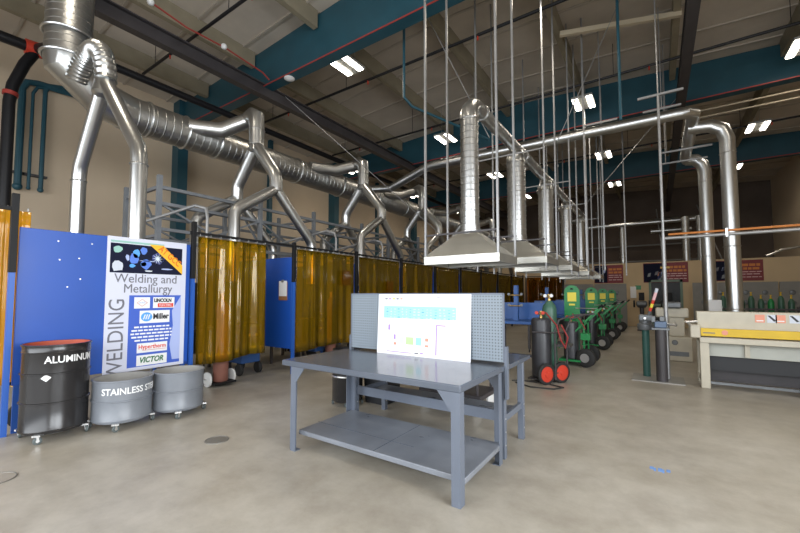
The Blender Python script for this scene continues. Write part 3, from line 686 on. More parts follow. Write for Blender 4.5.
# ------------------------------------------------------------------ wheeled scrap drums
def drum(x, y, h, zb, r, mat, inside, label, capt, a0, th, tz, tbold, nc=4, lab=False, ca=(0,)):
    o = thing('scrap_drum', label, 'drum', (x, y, 0), 'wheeled scrap metal drums')
    pr = [(0, r-.02), (.0, r), (.02, r+.008), (.03, r)]
    nb = 3 if h > .6 else 2
    for k in range(1, nb):
        t = h*k/nb; pr += [(t-.010, r), (t-.005, r+.011), (t+.005, r+.011), (t+.010, r)]
    if h > .6: pr += [(h-.09, r), (h-.08, r+.008), (h-.07, r)]
    pr += [(h-.02, r), (h-.016, r+.010), (h, r+.010), (h, r-.006)]
    B().lathe((x, y, zb), (0, 0, 1), pr, 48, False).build('body', mat, o, smooth=50)
    B().lathe((x, y, zb), (0, 0, 1), [(h-.002, r-.006), (.02, r-.01), (.015, .01)], 48, False).build('lining', inside, o, smooth=50)
    B().lathe((x, y, zb-.012), (0, 0, 1), [(0, .02), (0, r-.02), (.012, r-.02)], 40, False).build('bottom', mat, o)
    if capt: text('lettering', capt, th, WHITE, o, None, bend=((x, y), r+.004, a0, tz), bold=tbold, sx=.88, depth=.001)
    if lab:
        a = a0-.72; n_ = Vector((math.cos(a), math.sin(a), 0)); t_ = Vector((-math.sin(a), math.cos(a), 0)); c_ = Vector((x, y, zb+.56)) + n_*(r+.0015)
        B().prism([c_-t_*.045, c_-t_*.005+Vector((0, 0, .038)), c_+t_*.04+Vector((0, 0, .005)), c_-t_*.0-Vector((0, 0, .035))], n_*.003).build('sticker', WHITE, o, smooth=0)
    for k in range(nc):
        a = ca + 2*pi*k/nc; cx, cy = x+(r-.005)*math.cos(a), y+(r-.005)*math.sin(a)
        c = B().box(cx-.045, cx+.045, cy-.035, cy+.035, zb-.015, zb+.003, Matrix.Rotation(a, 3, 'Z')).build('caster', ZINC, o, smooth=0)
        dx, dy = math.cos(a+.6), math.sin(a+.6); wx, wy = cx+.015*math.cos(a), cy+.015*math.sin(a); rz = (zb-.02)/2
        B().lathe((wx-dx*.012, wy-dy*.012, rz), (dx, dy, 0), [(0, rz*.85), (.004, rz), (.02, rz), (.024, rz*.85)], 18).build('wheel', CASTER, c)
        B().lathe((wx-dx*.016, wy-dy*.016, rz), (dx, dy, 0), [(0, rz*.4), (.032, rz*.4)], 12).build('hub', ZINC, c)
        for s in (-1, 1): B().bar((wx+dx*.017*s, wy+dy*.017*s, rz), (wx+dx*.017*s, wy+dy*.017*s, zb-.01), .02, .003, (dx, dy, 0)).build('fork', ZINC, c, smooth=0)
drum(-5.44, 1.345, .895, .095, .283, DRUMK, DRUMIN, 'tall black drum on casters lettered in white, red inside', 'ALUMINUM', math.radians(12), .10, .835, .0015, lab=True, ca=math.radians(-38))
drum(-5.23, 1.90, .46, .09, .29, DRUMG, DRUMING, 'low grey drum on casters lettered in white, between the black drum and a plain one', 'STAINLESS STEEL', math.radians(4), .10, .43, .0015, ca=math.radians(-30))
drum(-5.13, 2.48, .46, .09, .283, DRUMG, DRUMING, 'low grey unlettered drum on casters, nearest the first amber curtain', '', 0, .08, .4, .003, ca=math.radians(-25))

# ------------------------------------------------------------------ the two workbenches
BX0, BX1, BY0, BY1, BZ = -3.13, -1.18, 2.5, 3.44, .86
o = thing('workbench', 'grey steel workbench with lower shelf at the front of the hall', 'workbench', (-2.17, 2.97, 0))
b = B(); b.box(BX0, BX1, BY0, BY1, BZ-.055, BZ); b.build('tabletop', BENCH, o, bevel=.008)
for x in (-3.0+.035, BX1-.045):
    for y in (BY0+.045, BY1-.09):
        s = 1 if x < -2 else -1; q = 1 if y < 3 else -1; xo, yo = x-s*.036, y-q*.036
        l = B().prism([(xo, yo, 0), (xo+s*.072, yo, 0), (xo+s*.072, yo+q*.008, 0), (xo+s*.008, yo+q*.008, 0), (xo+s*.008, yo+q*.072, 0), (xo, yo+q*.072, 0)], (0, 0, BZ-.055)).build('leg', BENCHL, o, smooth=0)
        B().prism([(x+s*.03, yo+q*.001, BZ-.056), (x+s*.15, yo+q*.001, BZ-.056), (x+s*.03, yo+q*.001, BZ-.21)], (0, q*.006, 0)).build('gusset', BENCHL, l, smooth=0)
        B().box(x-.034, x+.034, y-.034, y+.034, 0, .006).build('foot_plate', BENCHL, l, smooth=0)
b = B(); b.box(-2.97, BX1-.01, BY0+.09, BY1-.06, .135, .18)
sh = b.build('shelf', SHELFM, o, bevel=.006)
B().box(-2.045, -2.04, BY0+.1, BY1-.07, .18, .1815).build('seam', BENCH, sh, smooth=0)
B().box(-2.985, -1.8, 2.86, 2.864, .18, .1815).build('seam', BENCH, sh, smooth=0)
o = thing('workbench', 'second grey steel workbench with a pegboard back, behind the front one', 'workbench', (-2.15, 3.92, 0))
B().box(-3.05, -1.19, 3.53, 4.33, .795, .84).build('tabletop', BENCH, o, bevel=.006)
for x in (-3.02, -1.225):
    for y in (3.50, 4.08):
        l = B().box(x-.03, x+.03, y-.03, y+.03, 0, .80).build('leg', BENCHL, o, bevel=.004)
        for z in (.12, .24, .36): B().lathe((x+.03, y, z), (1, 0, 0), [(0, .008), (.003, .008)], 8).build('bolt', ZINC, l)
B().box(-3.0, -1.25, 3.49, 3.51, .33, .43).build('stringer', BENCHL, o, smooth=0)
B().box(-1.24, -1.21, 3.53, 4.05, .32, .38).build('side_rail', BENCHL, o, smooth=0); B().box(-3.03, -3.0, 3.53, 4.05, .32, .38).build('side_rail', BENCHL, o, smooth=0)
B().box(-2.99, -1.25, 3.6, 4.05, .32, .335).build('shelf', SHELFM, o, smooth=0)
pg = B().box(-3.05, -1.185, 3.452, 3.466, .885, 1.515).build('pegboard', PEG, o, smooth=0)
b = B(); b.box(-3.05, -1.185, 3.447, 3.471, 1.51, 1.525); b.box(-3.055, -3.042, 3.447, 3.471, .885, 1.52); b.box(-1.193, -1.18, 3.447, 3.471, .885, 1.52)
b.build('rim', BENCHL, pg, smooth=0)
for x in (-3.065, -1.17): B().box(x-.012, x+.012, 3.447, 3.50, .55, 1.03).build('bracket', BENCHL, o, smooth=0)
# white printed board leaning on the pegboard
o = thing('printed_board', 'white glossy printed board leaning on the pegboard', 'board', (-2.06, 3.40, .86))
bx0, bx1 = -2.63, -1.50; tilt = Matrix.Rotation(math.radians(-3.2), 4, 'X'); pv = Vector((0, 3.408, .8605))
def bd(name, x0, x1, z0, z1, mat, par, d=.0006):      # x in 0..1 from left, z in 0..1 from bottom
    W, H = bx1-bx0, .655
    b = B(); b.box(bx0+x0*W, bx0+x1*W, -d, .004 if name == 'panel' else 0, z0*H, z1*H)
    bmesh.ops.transform(b.b, verts=b.b.verts, matrix=Matrix.Translation(pv) @ tilt)
    return b.build(name, mat, par, smooth=0)
pn = bd('panel', 0, 1, 0, 1, GLOSSW, o, 0)
bd('cyan_band', .07, .86, .60, .80, CYAN, pn)
for k in range(17):
    x = .10+k*.045
    for z in (.60, .645, .69, .735): bd('diagram_mark', x+R.uniform(0, .01), x+R.uniform(.015, .03), z+.01, z+.016+R.uniform(0, .012), PALE if k % 3 else LBLUE, pn, .0010)
for k in range(6): bd('heading_line', .08+k*.045, .11+k*.045, .91, .935, (INKG, VIO, YELL, INKG, SALM, PALE)[k], pn)
bd('heading_line', .36, .62, .945, .952, INKG, pn); bd('heading_line', .66, .70, .945, .955, INKG, pn); bd('heading_line', .36, .95, .885, .890, SALM, pn)
for k, (x, z, w, h, m) in enumerate(((.13, .40, .022, .09, VIO), (.21, .42, .03, .04, PALE), (.30, .40, .035, .05, PALE), (.38, .40, .035, .05, PALE), (.47, .40, .04, .05, PALE), (.56, .40, .04, .05, PALE), (.20, .25, .02, .08, VIO), (.27, .19, .04, .12, PALE), (.34, .18, .085, .12, LIME), (.45, .18, .06, .12, CYAN), (.55, .25, .035, .05, SALM), (.55, .16, .035, .035, SALM), (.20, .16, .03, .04, SALM), (.66, .50, .10, .018, VIO), (.66, .05, .012, .45, VIO), (.77, .05, .004, .42, PALE), (.86, .05, .004, .42, PALE), (.12, .04, .28, .012, VIO), (.44, .04, .04, .02, INKG), (.50, .045, .03, .02, VIO), (.57, .04, .30, .006, PALE))):
    bd('diagram_mark', x, x+w, z, z+h, m, pn)
for k in range(8): bd('table_line', .68, .95, .08+k*.05, .083+k*.05, PALE, pn)
# things behind and under the benches
o = thing('trash_drum', 'small black drum with a metal band behind the left end of the workbench', 'drum', (-3.6, 4.0, 0))
B().lathe((-3.6, 4.0, .06), (0, 0, 1), [(0, .2), (.01, .21), (.52, .21), (.53, .218), (.56, .218), (.57, .21), (.70, .21), (.7, .19), (.1, .19)], 32, False).build('body', DRUMK, o, smooth=50)
B().torus((-3.6, 4.0, .40), (0, 0, 1), .212, .012, 32, 8).build('band', ZINC, o)
for k in range(4):
    a = -.9+k*pi/2; B().lathe((-3.6+.19*math.cos(a), 4.0+.19*math.sin(a), .03), (math.sin(a), math.cos(a), 0), [(0, .03), (.025, .03)], 12).build('caster', CASTER, o)
o = thing('waste_bin', 'dark square bin beside the small black drum behind the workbench', 'bin', (-3.28, 4.35, 0))
B().rings([[Vector((-3.28+i*a, 4.38+j*a, z)) for i, j in ((-1,-1),(1,-1),(1,1),(-1,1))] for a, z in ((.17, 0), (.2, .62), (.215, .62), (.215, .66), (.195, .66), (.19, .5))], True, True).build('body', DARKBIN, o, smooth=0)
B().box(-3.5, -3.06, 4.15, 4.17, .60, .64).build('rim', BLACK, o, smooth=0)
o = thing('tool_cart', 'dark cart on white casters seen under the benches', 'cart', (-2.35, 4.8, 0))
B().box(-2.75, -1.85, 4.5, 5.1, .18, .24).build('base', IBEAM, o, bevel=.01)
for x in (-2.68, -1.92):
    for y in (4.56, 5.04):
        c = B().lathe((x-.02, y, .085), (1, -.3, 0), [(0, .075), (.005, .085), (.035, .085), (.04, .075)], 18).build('caster', WCASTER, o)
        B().box(x-.03, x+.03, y-.03, y+.03, .165, .182).build('bracket', ZINC, c, smooth=0)
        B().tube((x, y, .24), (x, y, .7), .02, 8).build('post', IBEAM, o)
B().box(-2.75, -1.85, 4.5, 5.1, .68, .72).build('top', IBEAM, o, bevel=.01)

# ------------------------------------------------------------------ blue torch tables under the hoods
for k, (y, t) in enumerate(zip((7.85, 10.5, 13.2, 16), ('nearest the workbench, under the second hood', 'under the third hood', 'under the fourth hood', 'under the farthest hood'))):
    o = thing('torch_table', 'blue steel torch table with backsplash, ' + t, 'table', (-2.4, y, 0), 'blue tables under the hoods')
    B().box(-2.85, -1.85, y-.4, y+.4, .93, .985).build('tabletop', BLUET, o, bevel=.006)
    B().box(-2.85, -1.85, y+.38, y+.41, .98, 1.34).build('backsplash', BLUET, o, smooth=0)
    for x in (-2.8, -1.92):
        for yy in (y-.36, y+.34):
            B().box(x-.03, x+.03, yy-.03, yy+.03, .10, .93).build('leg', IBEAM, o, smooth=0)
            B().lathe((x-.02, yy, .05), (1, .2, 0), [(0, .045), (.005, .05), (.03, .05), (.035, .045)], 14).build('caster', RUBBER, o)
    B().box(-2.8, -1.92, y-.03, y+.03, .25, .30).build('stretcher', IBEAM, o, smooth=0)
    g = thing('gas_outlet_post', 'blue post with gas gauges on the torch table ' + t.split(',')[-1].strip(), 'post', (-2.42, y, .985), 'gas posts on the torch tables')
    B().box(-2.46, -2.38, y-.04, y+.04, .985, 1.70).build('post', BLUET, g, smooth=0)
    B().box(-2.48, -2.36, y-.06, y+.06, .985, 1.0).build('base', BLUET, g, smooth=0)
    for z in (1.28, 1.50):
        for s in (-1, 1):
            B().tube((-2.42, y-.06, z), (-2.42+s*.14, y-.06, z), .014, 8).build('pipe', BRASS, g); B().lathe((-2.42+s*.13, y-.07, z+.02), (.1, -1, 0), [(0, .026), (.03, .026)], 14).build('gauge', VISEG, g)

# ------------------------------------------------------------------ red-wheeled cart with two cylinders
o = thing('cylinder_cart', 'steel cylinder cart with red spoked wheels beside the second workbench', 'cart', (-1.5, 7.0, 0))
for x, y in ((-1.58, 6.70), (-1.40, 7.0)):
    B().lathe((x-.03*.83, y+.03*.5, .175), (.83, -.55, 0), [(0, .13), (.0, .165), (.01, .178), (.045, .178), (.055, .165), (.055, .13)], 28, False).build('tire', RUBBER, o)
    w = B().lathe((x-.02*.83, y+.02*.5, .175), (.83, -.55, 0), [(0, .02), (.0, .14), (.035, .14), (.04, .05), (.055, .04), (.055, .01)], 28).build('wheel', REDP, o)
B().tube((-1.60, 6.66, .175), (-1.37, 7.05, .175), .015).build('axle', IBEAM, o)
B().prism([(-1.92, 6.8, .04), (-1.52, 6.78, .04), (-1.44, 7.4, .04), (-1.82, 7.5, .04)], (0, 0, .025)).build('base', IBEAM, o, smooth=0)
for dx, dy in ((0, 0), (.12, .36)):
    B().path([(-1.47+dx, 6.86+dy, .06), (-1.47+dx, 6.88+dy, .9), (-1.40+dx, 6.9+dy, 1.08), (-1.18+dx, 6.92+dy, 1.16), (-1.02+dx, 6.93+dy, 1.18)], .016, 10).build('handle', IBEAM, o)
B().path([(-1.82, 6.78, .86), (-1.47, 6.83, .86), (-1.35, 7.24, .86)], .014, 8).build('strap_bar', IBEAM, o)
B().box(-1.46, -1.24, 6.9, 7.2, .62, .66).build('tray', IBEAM, o, smooth=0)
cylinder('gas_cylinder', -1.72, 6.98, .165, .07, 1.03, CYLK, 'short black gas cylinder on the red-wheeled cart', gauges='red', flat=True)
cylinder('gas_cylinder', -1.66, 7.36, .125, .07, 1.33, CYLG, 'tall green gas cylinder on the red-wheeled cart', gauges='w')
tag(B().path([(-1.62, 6.9, 1.2), (-1.4, 6.7, 1.0), (-1.35, 6.75, .75), (-1.3, 6.85, .62), (-1.25, 6.8, .8), (-1.36, 6.85, 1.0)], .012, 8).build('gas_hose', HOSER), 'loop of hose hung on the red-wheeled cart handle', 'hose')
tag(B().path([(-2.05, 6.55, .012), (-1.75, 6.35, .012), (-1.4, 6.42, .012), (-1.3, 6.6, .012), (-1.55, 6.72, .012), (-1.95, 6.75, .012), (-2.15, 6.65, .012)], .012, 8).build('gas_hose', HOSE), 'black hose lying on the floor in front of the red-wheeled cart', 'hose')

# ------------------------------------------------------------------ green cylinder carts
CARTN = ('nearest, behind the red-wheeled cart', 'second of the green row', 'third of the green row', 'farthest of the green row')
for k, (y, t) in enumerate(zip((9.1, 12.1, 14.85, 18.0), CARTN)):
    o = thing('welding_cart', 'green twin cylinder cart with arched yellow-labelled plate, ' + t, 'cart', (-1.5, y, 0), 'green cylinder carts in a row')
    X = -1.57
    n = 12; arch = [(X-.16, y-.006, .80), (X+.16, y-.006, .80), (X+.16, y-.006, 1.56)] + [(X+.16*math.cos(pi*i/n), y-.006, 1.56+.16*math.sin(pi*i/n)) for i in range(1, n)] + [(X-.16, y-.006, 1.56)]
    pl = B().prism(arch, (0, .012, 0)).build('plate', GREEN, o, smooth=0)
    B().box(X-.09, X+.09, y-.012, y-.006, 1.36, 1.56).build('label', YELL, pl, smooth=0)
    B().box(X-.06, X+.06, y-.012, y-.006, 1.27, 1.31).build('label', YELL, pl, smooth=0)
    B().prism([(X-.035, y-.013, 1.62), (X+.035, y-.013, 1.62), (X+.02, y-.013, 1.66), (X-.02, y-.013, 1.66)], (0, .004, 0)).build('hand_hole', BLACK, pl, smooth=0)
    B().box(X-.22, X+.22, y-.4, y+.4, .10, .14).build('base', GREEN, o, smooth=0)
    for s in (-1, 1):
        w = B().lathe((-1.28, y+s*.36-.06, .195), (0.25, 1, 0), [(0, .09), (.0, .15), (.02, .19), (.10, .19), (.12, .15), (.12, .09)], 28, False).build('wheel', RUBBER, o)
        B().lathe((-1.285, y+s*.36-.065, .195), (0.25, 1, 0), [(0, .03), (.0, .09), (.01, .095), (.12, .095), (.13, .03)], 22).build('hub', ZINC, w)
        B().bar((-1.80, y+s*.30, .36), (-1.02, y+s*.30, 1.22), .03, .03).build('diagonal_bar', GREEN, o, smooth=0)
        B().bar((-1.30, y+s*.30, .14), (-1.30, y+s*.30, .98), .03, .03).build('upright', GREEN, o, smooth=0)
        B().tube((-1.02, y+s*.30, 1.22), (-.94, y+s*.30, 1.30), .018, 8).build('grip', BLACK, o)
    B().tube((-1.28, y-.42, .195), (-1.28, y+.42, .195), .018).build('axle', IBEAM, o)
    B().box(-1.36, -1.18, y-.37, y-.16, .56, .70).build('toolbox', GREEN, o, bevel=.006)
    B().tube((X+.1, y-.2, 1.22), (-1.0, y-.3, 1.22), .01, 6).build('hose_bar', ZINC, o)
    cylinder('gas_cylinder', X+.0, y-.21, .15, .14, .80, CYLK, 'black gas cylinder on the near side of the green cart %s' % ('nearest the viewer', 'second in the row', 'third in the row', 'last in the row')[k], gauges='red' if k == 0 else 'w', flat=True)
    cylinder('gas_cylinder', X+.0, y+.21, .115, .14, 1.2, CYLG if k % 2 == 0 else CYLK, '%s gas cylinder on the far side of the green cart %s' % ('green' if k % 2 == 0 else 'dark', ('nearest the viewer', 'second in the row', 'third in the row', 'last in the row')[k]))
    tag(B().path([(X+.05, y-.28, 1.10), (X+.18, y-.36, 1.02), (X+.26, y-.38, .9), (X+.3, y-.36, .8)], .011, 8).build('gas_hose', HOSER), 'red gas hose hanging from the green cart %s' % ('nearest the viewer', 'second in the row', 'third in the row', 'last in the row')[k], 'hose')

# ------------------------------------------------------------------ vise posts, gas pole
o = thing('vise_stand', 'dark post with a bench vise on top, in front of the cream machine', 'vise', (.03, 8.07, 0))
B().box(-.42, .35, 7.92, 8.62, 0, .012).build('base_plate', PLATE, o, smooth=0)
B().tube((.03, 8.07, .012), (.03, 8.07, .90), .085, 20).build('post', IBEAM, o)
B().box(-.10, .16, 7.97, 8.17, .90, .93).build('top_plate', VISEG, o, smooth=0)
v = B().box(-.06, .12, 7.99, 8.15, .93, 1.05).build('vise_body', VISEB, o, bevel=.015)
B().box(.02, .09, 7.97, 8.17, 1.05, 1.13).build('jaw', VISEG, v, bevel=.006); B().box(-.10, -.04, 7.97, 8.17, 1.03, 1.13).build('jaw', VISEG, v, bevel=.006)
B().tube((.1, 8.07, 1.0), (.26, 8.0, .99), .02).build('screw', ZINC, v); B().tube((.24, 7.92, .96), (.24, 8.08, 1.04), .008).build('lever', ZINC, v)
o = thing('pipe_clamp_stand', 'green post with a grey clamp head, left of the dark vise post', 'vise', (-.2, 8.42, 0))
B().tube((-.2, 8.42, .012), (-.2, 8.42, .88), .06, 18).build('post', GREENP, o)
B().lathe((-.2, 8.42, .86), (0, 0, 1), [(0, .12), (.03, .13), (.10, .13), (.12, .10), (.16, .10), (.17, .07)], 20).build('clamp_head', VISEG, o)
B().box(-.30, -.08, 8.34, 8.5, 1.02, 1.14).build('clamp_body', VISEG, o, bevel=.02)
B().tube((-.2, 8.32, 1.08), (-.2, 8.2, 1.08), .02).build('screw', ZINC, o)
o = thing('striped_handle', 'slanting pink and red striped stick standing in the clamp', 'handle', (-.13, 8.38, 1.14))
p, q = Vector((-.14, 8.4, 1.14)), Vector((-.0, 8.3, 1.62))
for k, m in enumerate((VISEG, REDP, YELL, REDP, STRIPE, STRIPE, PALE)):
    B().tube(p.lerp(q, k/7), p.lerp(q, (k+1)/7), .026, 10).build('band', m, o)
o = thing('service_pole', 'tall grey pole rising from the floor behind the vise post to the roof', 'pole', (.12, 8.35, 0))
B().tube((.12, 8.35, .012), (.12, 8.35, 2.55), .034, 12).build('lower_pipe', CONDUIT, o)
B().tube((.12, 8.35, 2.5), (.12, 8.35, 5.2), .024, 10).build('upper_pipe', CONDUIT, o)
B().lathe((.12, 8.35, 2.0), (1, 0, 0), [(-.06, .02), (.08, .02)], 8).build('valve', BRASS, o)
B().bar((-.2, 8.35, 5.22), (.5, 8.35, 5.22), .04, .04).build('crossbar', CONDUIT, o); B().tube((.12, 8.35, 5.2), (.12, 8.35, 8.1), .012, 6).build('hanger', CONDUIT, o)
o = thing('overhead_pipe', 'pair of slim orange and grey pipes crossing above the shear', 'pipe', (2.6, 8.35, 2.5))
B().tube((.12, 8.35, 2.53), (5.4, 8.35, 2.53), .028, 12).build('grey_pipe', CONDUIT, o); B().tube((.2, 8.38, 2.60), (5.4, 8.38, 2.60), .02, 10).build('orange_pipe', COPPER, o)
for x in (1.0, 2.6, 4.2): B().box(x-.015, x+.015, 8.32, 8.42, 2.49, 2.63).build('strap', ZINC, o, smooth=0)

# ------------------------------------------------------------------ sheet metal shear
SX0, SX1, SY = .55, 3.3, 7.9
o = thing('sheet_metal_shear', 'long cream sheet metal shear with a yellow guard at the right', 'machine', (1.9, SY+.3, 0))
for x in (SX0+.06, SX1-.06):
    B().box(x-.06, x+.06, SY, SY+.13, 0, .75).build('leg', CREAM, o, bevel=.008); B().box(x-.06, x+.06, SY+.55, SY+.68, 0, .75).build('leg', CREAM, o, bevel=.008)
    B().box(x-.05, x+.05, SY+.12, SY+.56, .08, .16).build('side_rail', CREAM, o, smooth=0)
B().box(SX0, SX1, SY-.02, SY+.72, .73, .82).build('bed', CREAM, o, bevel=.01)
B().box(SX0+.12, SX1-.12, SY+.20, SY+.24, .50, .735).build('apron', CREAMD, o, bevel=.006)
for x in (1.15, 1.95, 2.7): B().box(x-.03, x+.03, SY+.15, SY+.205, .52, .73).build('rib', CREAM, o, smooth=0)
B().box(SX0+.02, SX1-.02, SY+.0, SY+.06, .84, .965).build('guard', YEL, o, bevel=.006)
ub = B().box(SX0-.02, SX1, SY+.08, SY+.3, .93, 1.235).build('crosshead', CREAM, o, bevel=.012)
B().box(SX0-.12, SX0+.02, SY+.0, SY+.4, .80, 1.02).build('end_housing', CREAM, o, bevel=.02)
B().path([(SX0-.08, SY+.05, .98), (SX0-.16, SY-.05, 1.06), (SX0-.02, SY-.08, 1.08)], .018, 8).build('lever', ZINC, o)
B().box(SX0+.13, SX1-.13, SY+.3, SY+.34, .26, .52).build('blade_frame', DARKBIN, o, smooth=0)
B().box(SX0+.1, SX1-.1, SY+.05, SY+.10, .07, .11).build('treadle', VISEG, o, smooth=0)
B().box(1.7, SX1-.15, SY-.02, SY+.05, .0, .12).build('foot_block', DARKBIN, o, smooth=0)
B().box(SX0+.12, SX1-.12, SY+.5, SY+.54, .05, .3).build('rear_rail', IBEAM, o, smooth=0)
for x, m, d in ((1.30, REDP, 1), (1.435, PALE, 2), (1.53, REDP, 1), (1.68, PALE, 2), (1.80, YEL, 1)):
    st = B().box(x-.055, x+.055, SY+.076, SY+.081, 1.08, 1.2).build('warning_sticker', m if m != REDP else SALM, ub, smooth=0)
    if d == 2: B().prism([(x-.05, SY+.0755, 1.19), (x-.02, SY+.0755, 1.19), (x+.05, SY+.0755, 1.11), (x+.02, SY+.0755, 1.10)], (0, .002, 0)).build('print', INK, st, smooth=0)
    else: B().box(x-.04, x+.04, SY+.0745, SY+.077, 1.10, 1.115).build('print', WHITE, st, smooth=0)
B().box(SX0+.05, SX0+.20, SY-.004, SY+.001, .885, .90).build('guard_print', INKG, o, smooth=0)
B().lathe((SX0+.32, SY+.001, .905), (0, -1, 0), [(0, .04), (.003, .04)], 16).build('guard_symbol', SALM, o)
for z, yy, t in ((6.62, 13.2, 'upper'), (6.45, 13.25, 'lower')):
    tag(B().tube((.95, yy, z), (5.4, yy, z), .022, 8).build('hanging_conduit', M('tan_conduit_'+t, (.35, .30, .22), .6)), t+' thin tan conduit running under the second girder to the right wall', 'conduit')
# stuff beside it
o = thing('milling_machine', 'cream floor machine standing behind the vise posts', 'machine', (.35, 11, 0))
B().box(.08, .62, 10.7, 11.3, 0, .55).build('base', CREAM, o, bevel=.02); B().box(.2, .5, 10.85, 11.2, .55, 1.0).build('column', CREAM, o, bevel=.02)
B().box(-.05, .58, 10.8, 11.15, .98, 1.2).build('head', CREAM, o, bevel=.03); B().box(.1, .45, 10.7, 11.0, 1.2, 1.34).build('motor', VISEG, o, bevel=.03)
B().box(.15, .55, 10.69, 10.705, .12, .22).build('vent', VISEG, o, smooth=0); B().lathe((.3, 10.7, .42), (0, -1, 0), [(0, .06), (.02, .05)], 16).build('dial', VISEG, o)
o = thing('control_box', 'small white electrical box on a post behind the shear', 'box', (1.17, 12, 0))
B().box(1.03, 1.28, 11.9, 12.05, 1.05, 1.38).build('case', WHITE, o, bevel=.006); B().box(1.13, 1.18, 11.95, 12, 0, 1.06).build('post', CONDUIT, o, smooth=0); B().box(1.26, 1.285, 11.88, 11.905, 1.18, 1.24).build('latch', ZINC, o, smooth=0)
o = thing('steel_rack', 'low dark rack holding the green cylinders near the back wall', 'rack', (2.75, 17.9, 0))
B().box(1.5, 4.0, 17.6, 18.3, .55, .6).build('shelf', IBEAM, o, smooth=0)
for x in (1.55, 3.95):
    for y in (17.65, 18.25): B().box(x-.03, x+.03, y-.03, y+.03, 0, 1.1).build('post', IBEAM, o, smooth=0)
B().box(1.5, 4.0, 17.6, 17.64, .98, 1.04).build('rail', IBEAM, o, smooth=0)
for i in range(9):
    x = 1.72+i*.25
    c = cylinder('gas_cylinder', x, 17.92, .085, .6, .78+.1*(i % 3 == 1), CYLG if i % 4 != 2 else GREEN, 'green cylinder with yellow cap on the low dark rack near the back wall', vmat=YEL); c['group'] = 'green cylinders on the low rack'
for x, t in ((4.75, 'far right'), (-.55, 'by the door'), (.4, 'between the door and the machines')):
    y = 18.9
    o = thing('pedestal_grinder', 'dark pedestal grinder standing near the back wall, ' + t, 'machine', (x, y, 0))
    B().lathe((x, y, 0), (0, 0, 1), [(0, .2), (.04, .2), (.08, .09), (.95, .08), (.98, .16), (1.0, .16)], 18).build('pedestal', IBEAM, o)
    B().lathe((x-.2, y, 1.12), (1, 0, 0), [(0, .08), (.05, .13), (.35, .13), (.4, .08)], 18).build('motor', VISEG, o)
    for s in (-1, 1): B().lathe((x+s*.27-.03, y, 1.12), (1, 0, 0), [(0, .15), (.06, .15)], 20).build('wheel', BLACK, o)
    B().box(x-.1, x+.1, y-.1, y+.1, 1.26, 1.6).build('lamp_box', BLACK, o, bevel=.02)

# ------------------------------------------------------------------ partition at the back, posters, screens, door
WY = 21.45
b = B(); b.box(XL, -.30, WY, WY+.15, 0, 3.05); b.box(.95, XR, WY, WY+.15, 0, 3.05); b.box(-.30, .95, WY, WY+.15, 2.15, 3.05)
struct(b.build('wall_partition', TANWALL, org=(0, WY, 0), smooth=0))
dr = thing('door_1', 'x', 'door', (.3, WY, 0)); del dr['label'], dr['category']; struct(dr)
b = B(); b.box(-.32, -.22, WY-.03, WY+.18, 0, 2.2); b.box(.87, .97, WY-.03, WY+.18, 0, 2.2); b.box(-.32, .97, WY-.03, WY+.18, 2.1, 2.2); b.box(.29, .36, WY+.02, WY+.1, 0, 2.1); b.box(-.25, .9, WY+.02, WY+.1, .95, 1.08); b.box(-.25, .9, WY+.02, WY+.1, 0, .2)
struct(b.build('door_frame', DOORG, dr, smooth=0)); struct(B().box(-.22, .87, WY+.05, WY+.06, .2, 2.1).build('door_glass', GLASSG, dr, smooth=0))
def wall_poster(x0, x1, z0, z1, label, pic):
    o = thing('wall_poster', label, 'poster', ((x0+x1)/2, WY, z0), 'maroon posters on the back partition')
    B().box(x0, x1, WY-.012, WY-.001, z0, z1).build('sheet', MAROON, o, smooth=0)
    W, H = x1-x0, z1-z0; r = random.Random(int(x0*100)); xs = x0
    if pic:
        xs = x0+W*.46; p = B().box(x0+.02, xs, WY-.015, WY-.011, z0+.03, z1-.03).build('picture', PDARK, o, smooth=0)
        for i in range(6):
            a, c = r.uniform(x0+.05, xs-.2), r.uniform(z0+.08, z1-.3); B().prism([(a, WY-.018, c), (a+.12, WY-.018, c+.02), (a+.16, WY-.018, c+.2), (a+.05, WY-.018, c+.16)], (0, .004, 0)).build('shape', (VISEG, INKG, SALM, NAVY, PLAV, VISEG)[i], p, smooth=0)
    for k, (m, hh) in enumerate(((ORTXT, .12), (ORTXT, .11), (PINK, .04), (PINK, .04), (PINK, .04))):
        z = z1 - H*(.18, .36, .55, .66, .80)[k]; x = xs+.06
        while x < x1-.12:
            l = min(r.uniform(.1, .22), x1-.06-x); B().box(x, x+l, WY-.016, WY-.011, z-H*hh, z).build('print', m, o, smooth=0); x += l+.03
wall_poster(-2.62, -1.35, 2.08, 2.98, 'maroon poster with orange print on the partition, beside the farthest hood', True)
wall_poster(-.52, 1.19, 2.08, 3.0, 'maroon poster with a dark picture above the green door', True)
wall_poster(1.95, 3.68, 2.1, 2.98, 'maroon poster with orange print on the partition, right of the vertical pipes', True)
for x0, x1, y, t in ((-3.9, -1.15, 20.4, 'grey booth screen with round discs behind the green carts'), (1.25, 5.3, 20.6, 'grey booth screen with round discs behind the shear')):
    o = thing('grey_screen', t, 'screen', ((x0+x1)/2, y, 0))
    n = max(2, int((x1-x0)/1.3))
    for i in range(n):
        a, c = x0+(x1-x0)*i/n, x0+(x1-x0)*(i+1)/n
        p = B().box(a+.02, c-.02, y-.02, y+.02, .0, 2.02).build('panel', GREYP, o, smooth=0)
        for u in (.28, .7):
            for z in (.75, 1.2, 1.6): B().lathe((a+(c-a)*u, y-.02, z), (0, -1, 0), [(0, .09), (.02, .08), (.03, .03)], 16).build('disc', VISEG, p)
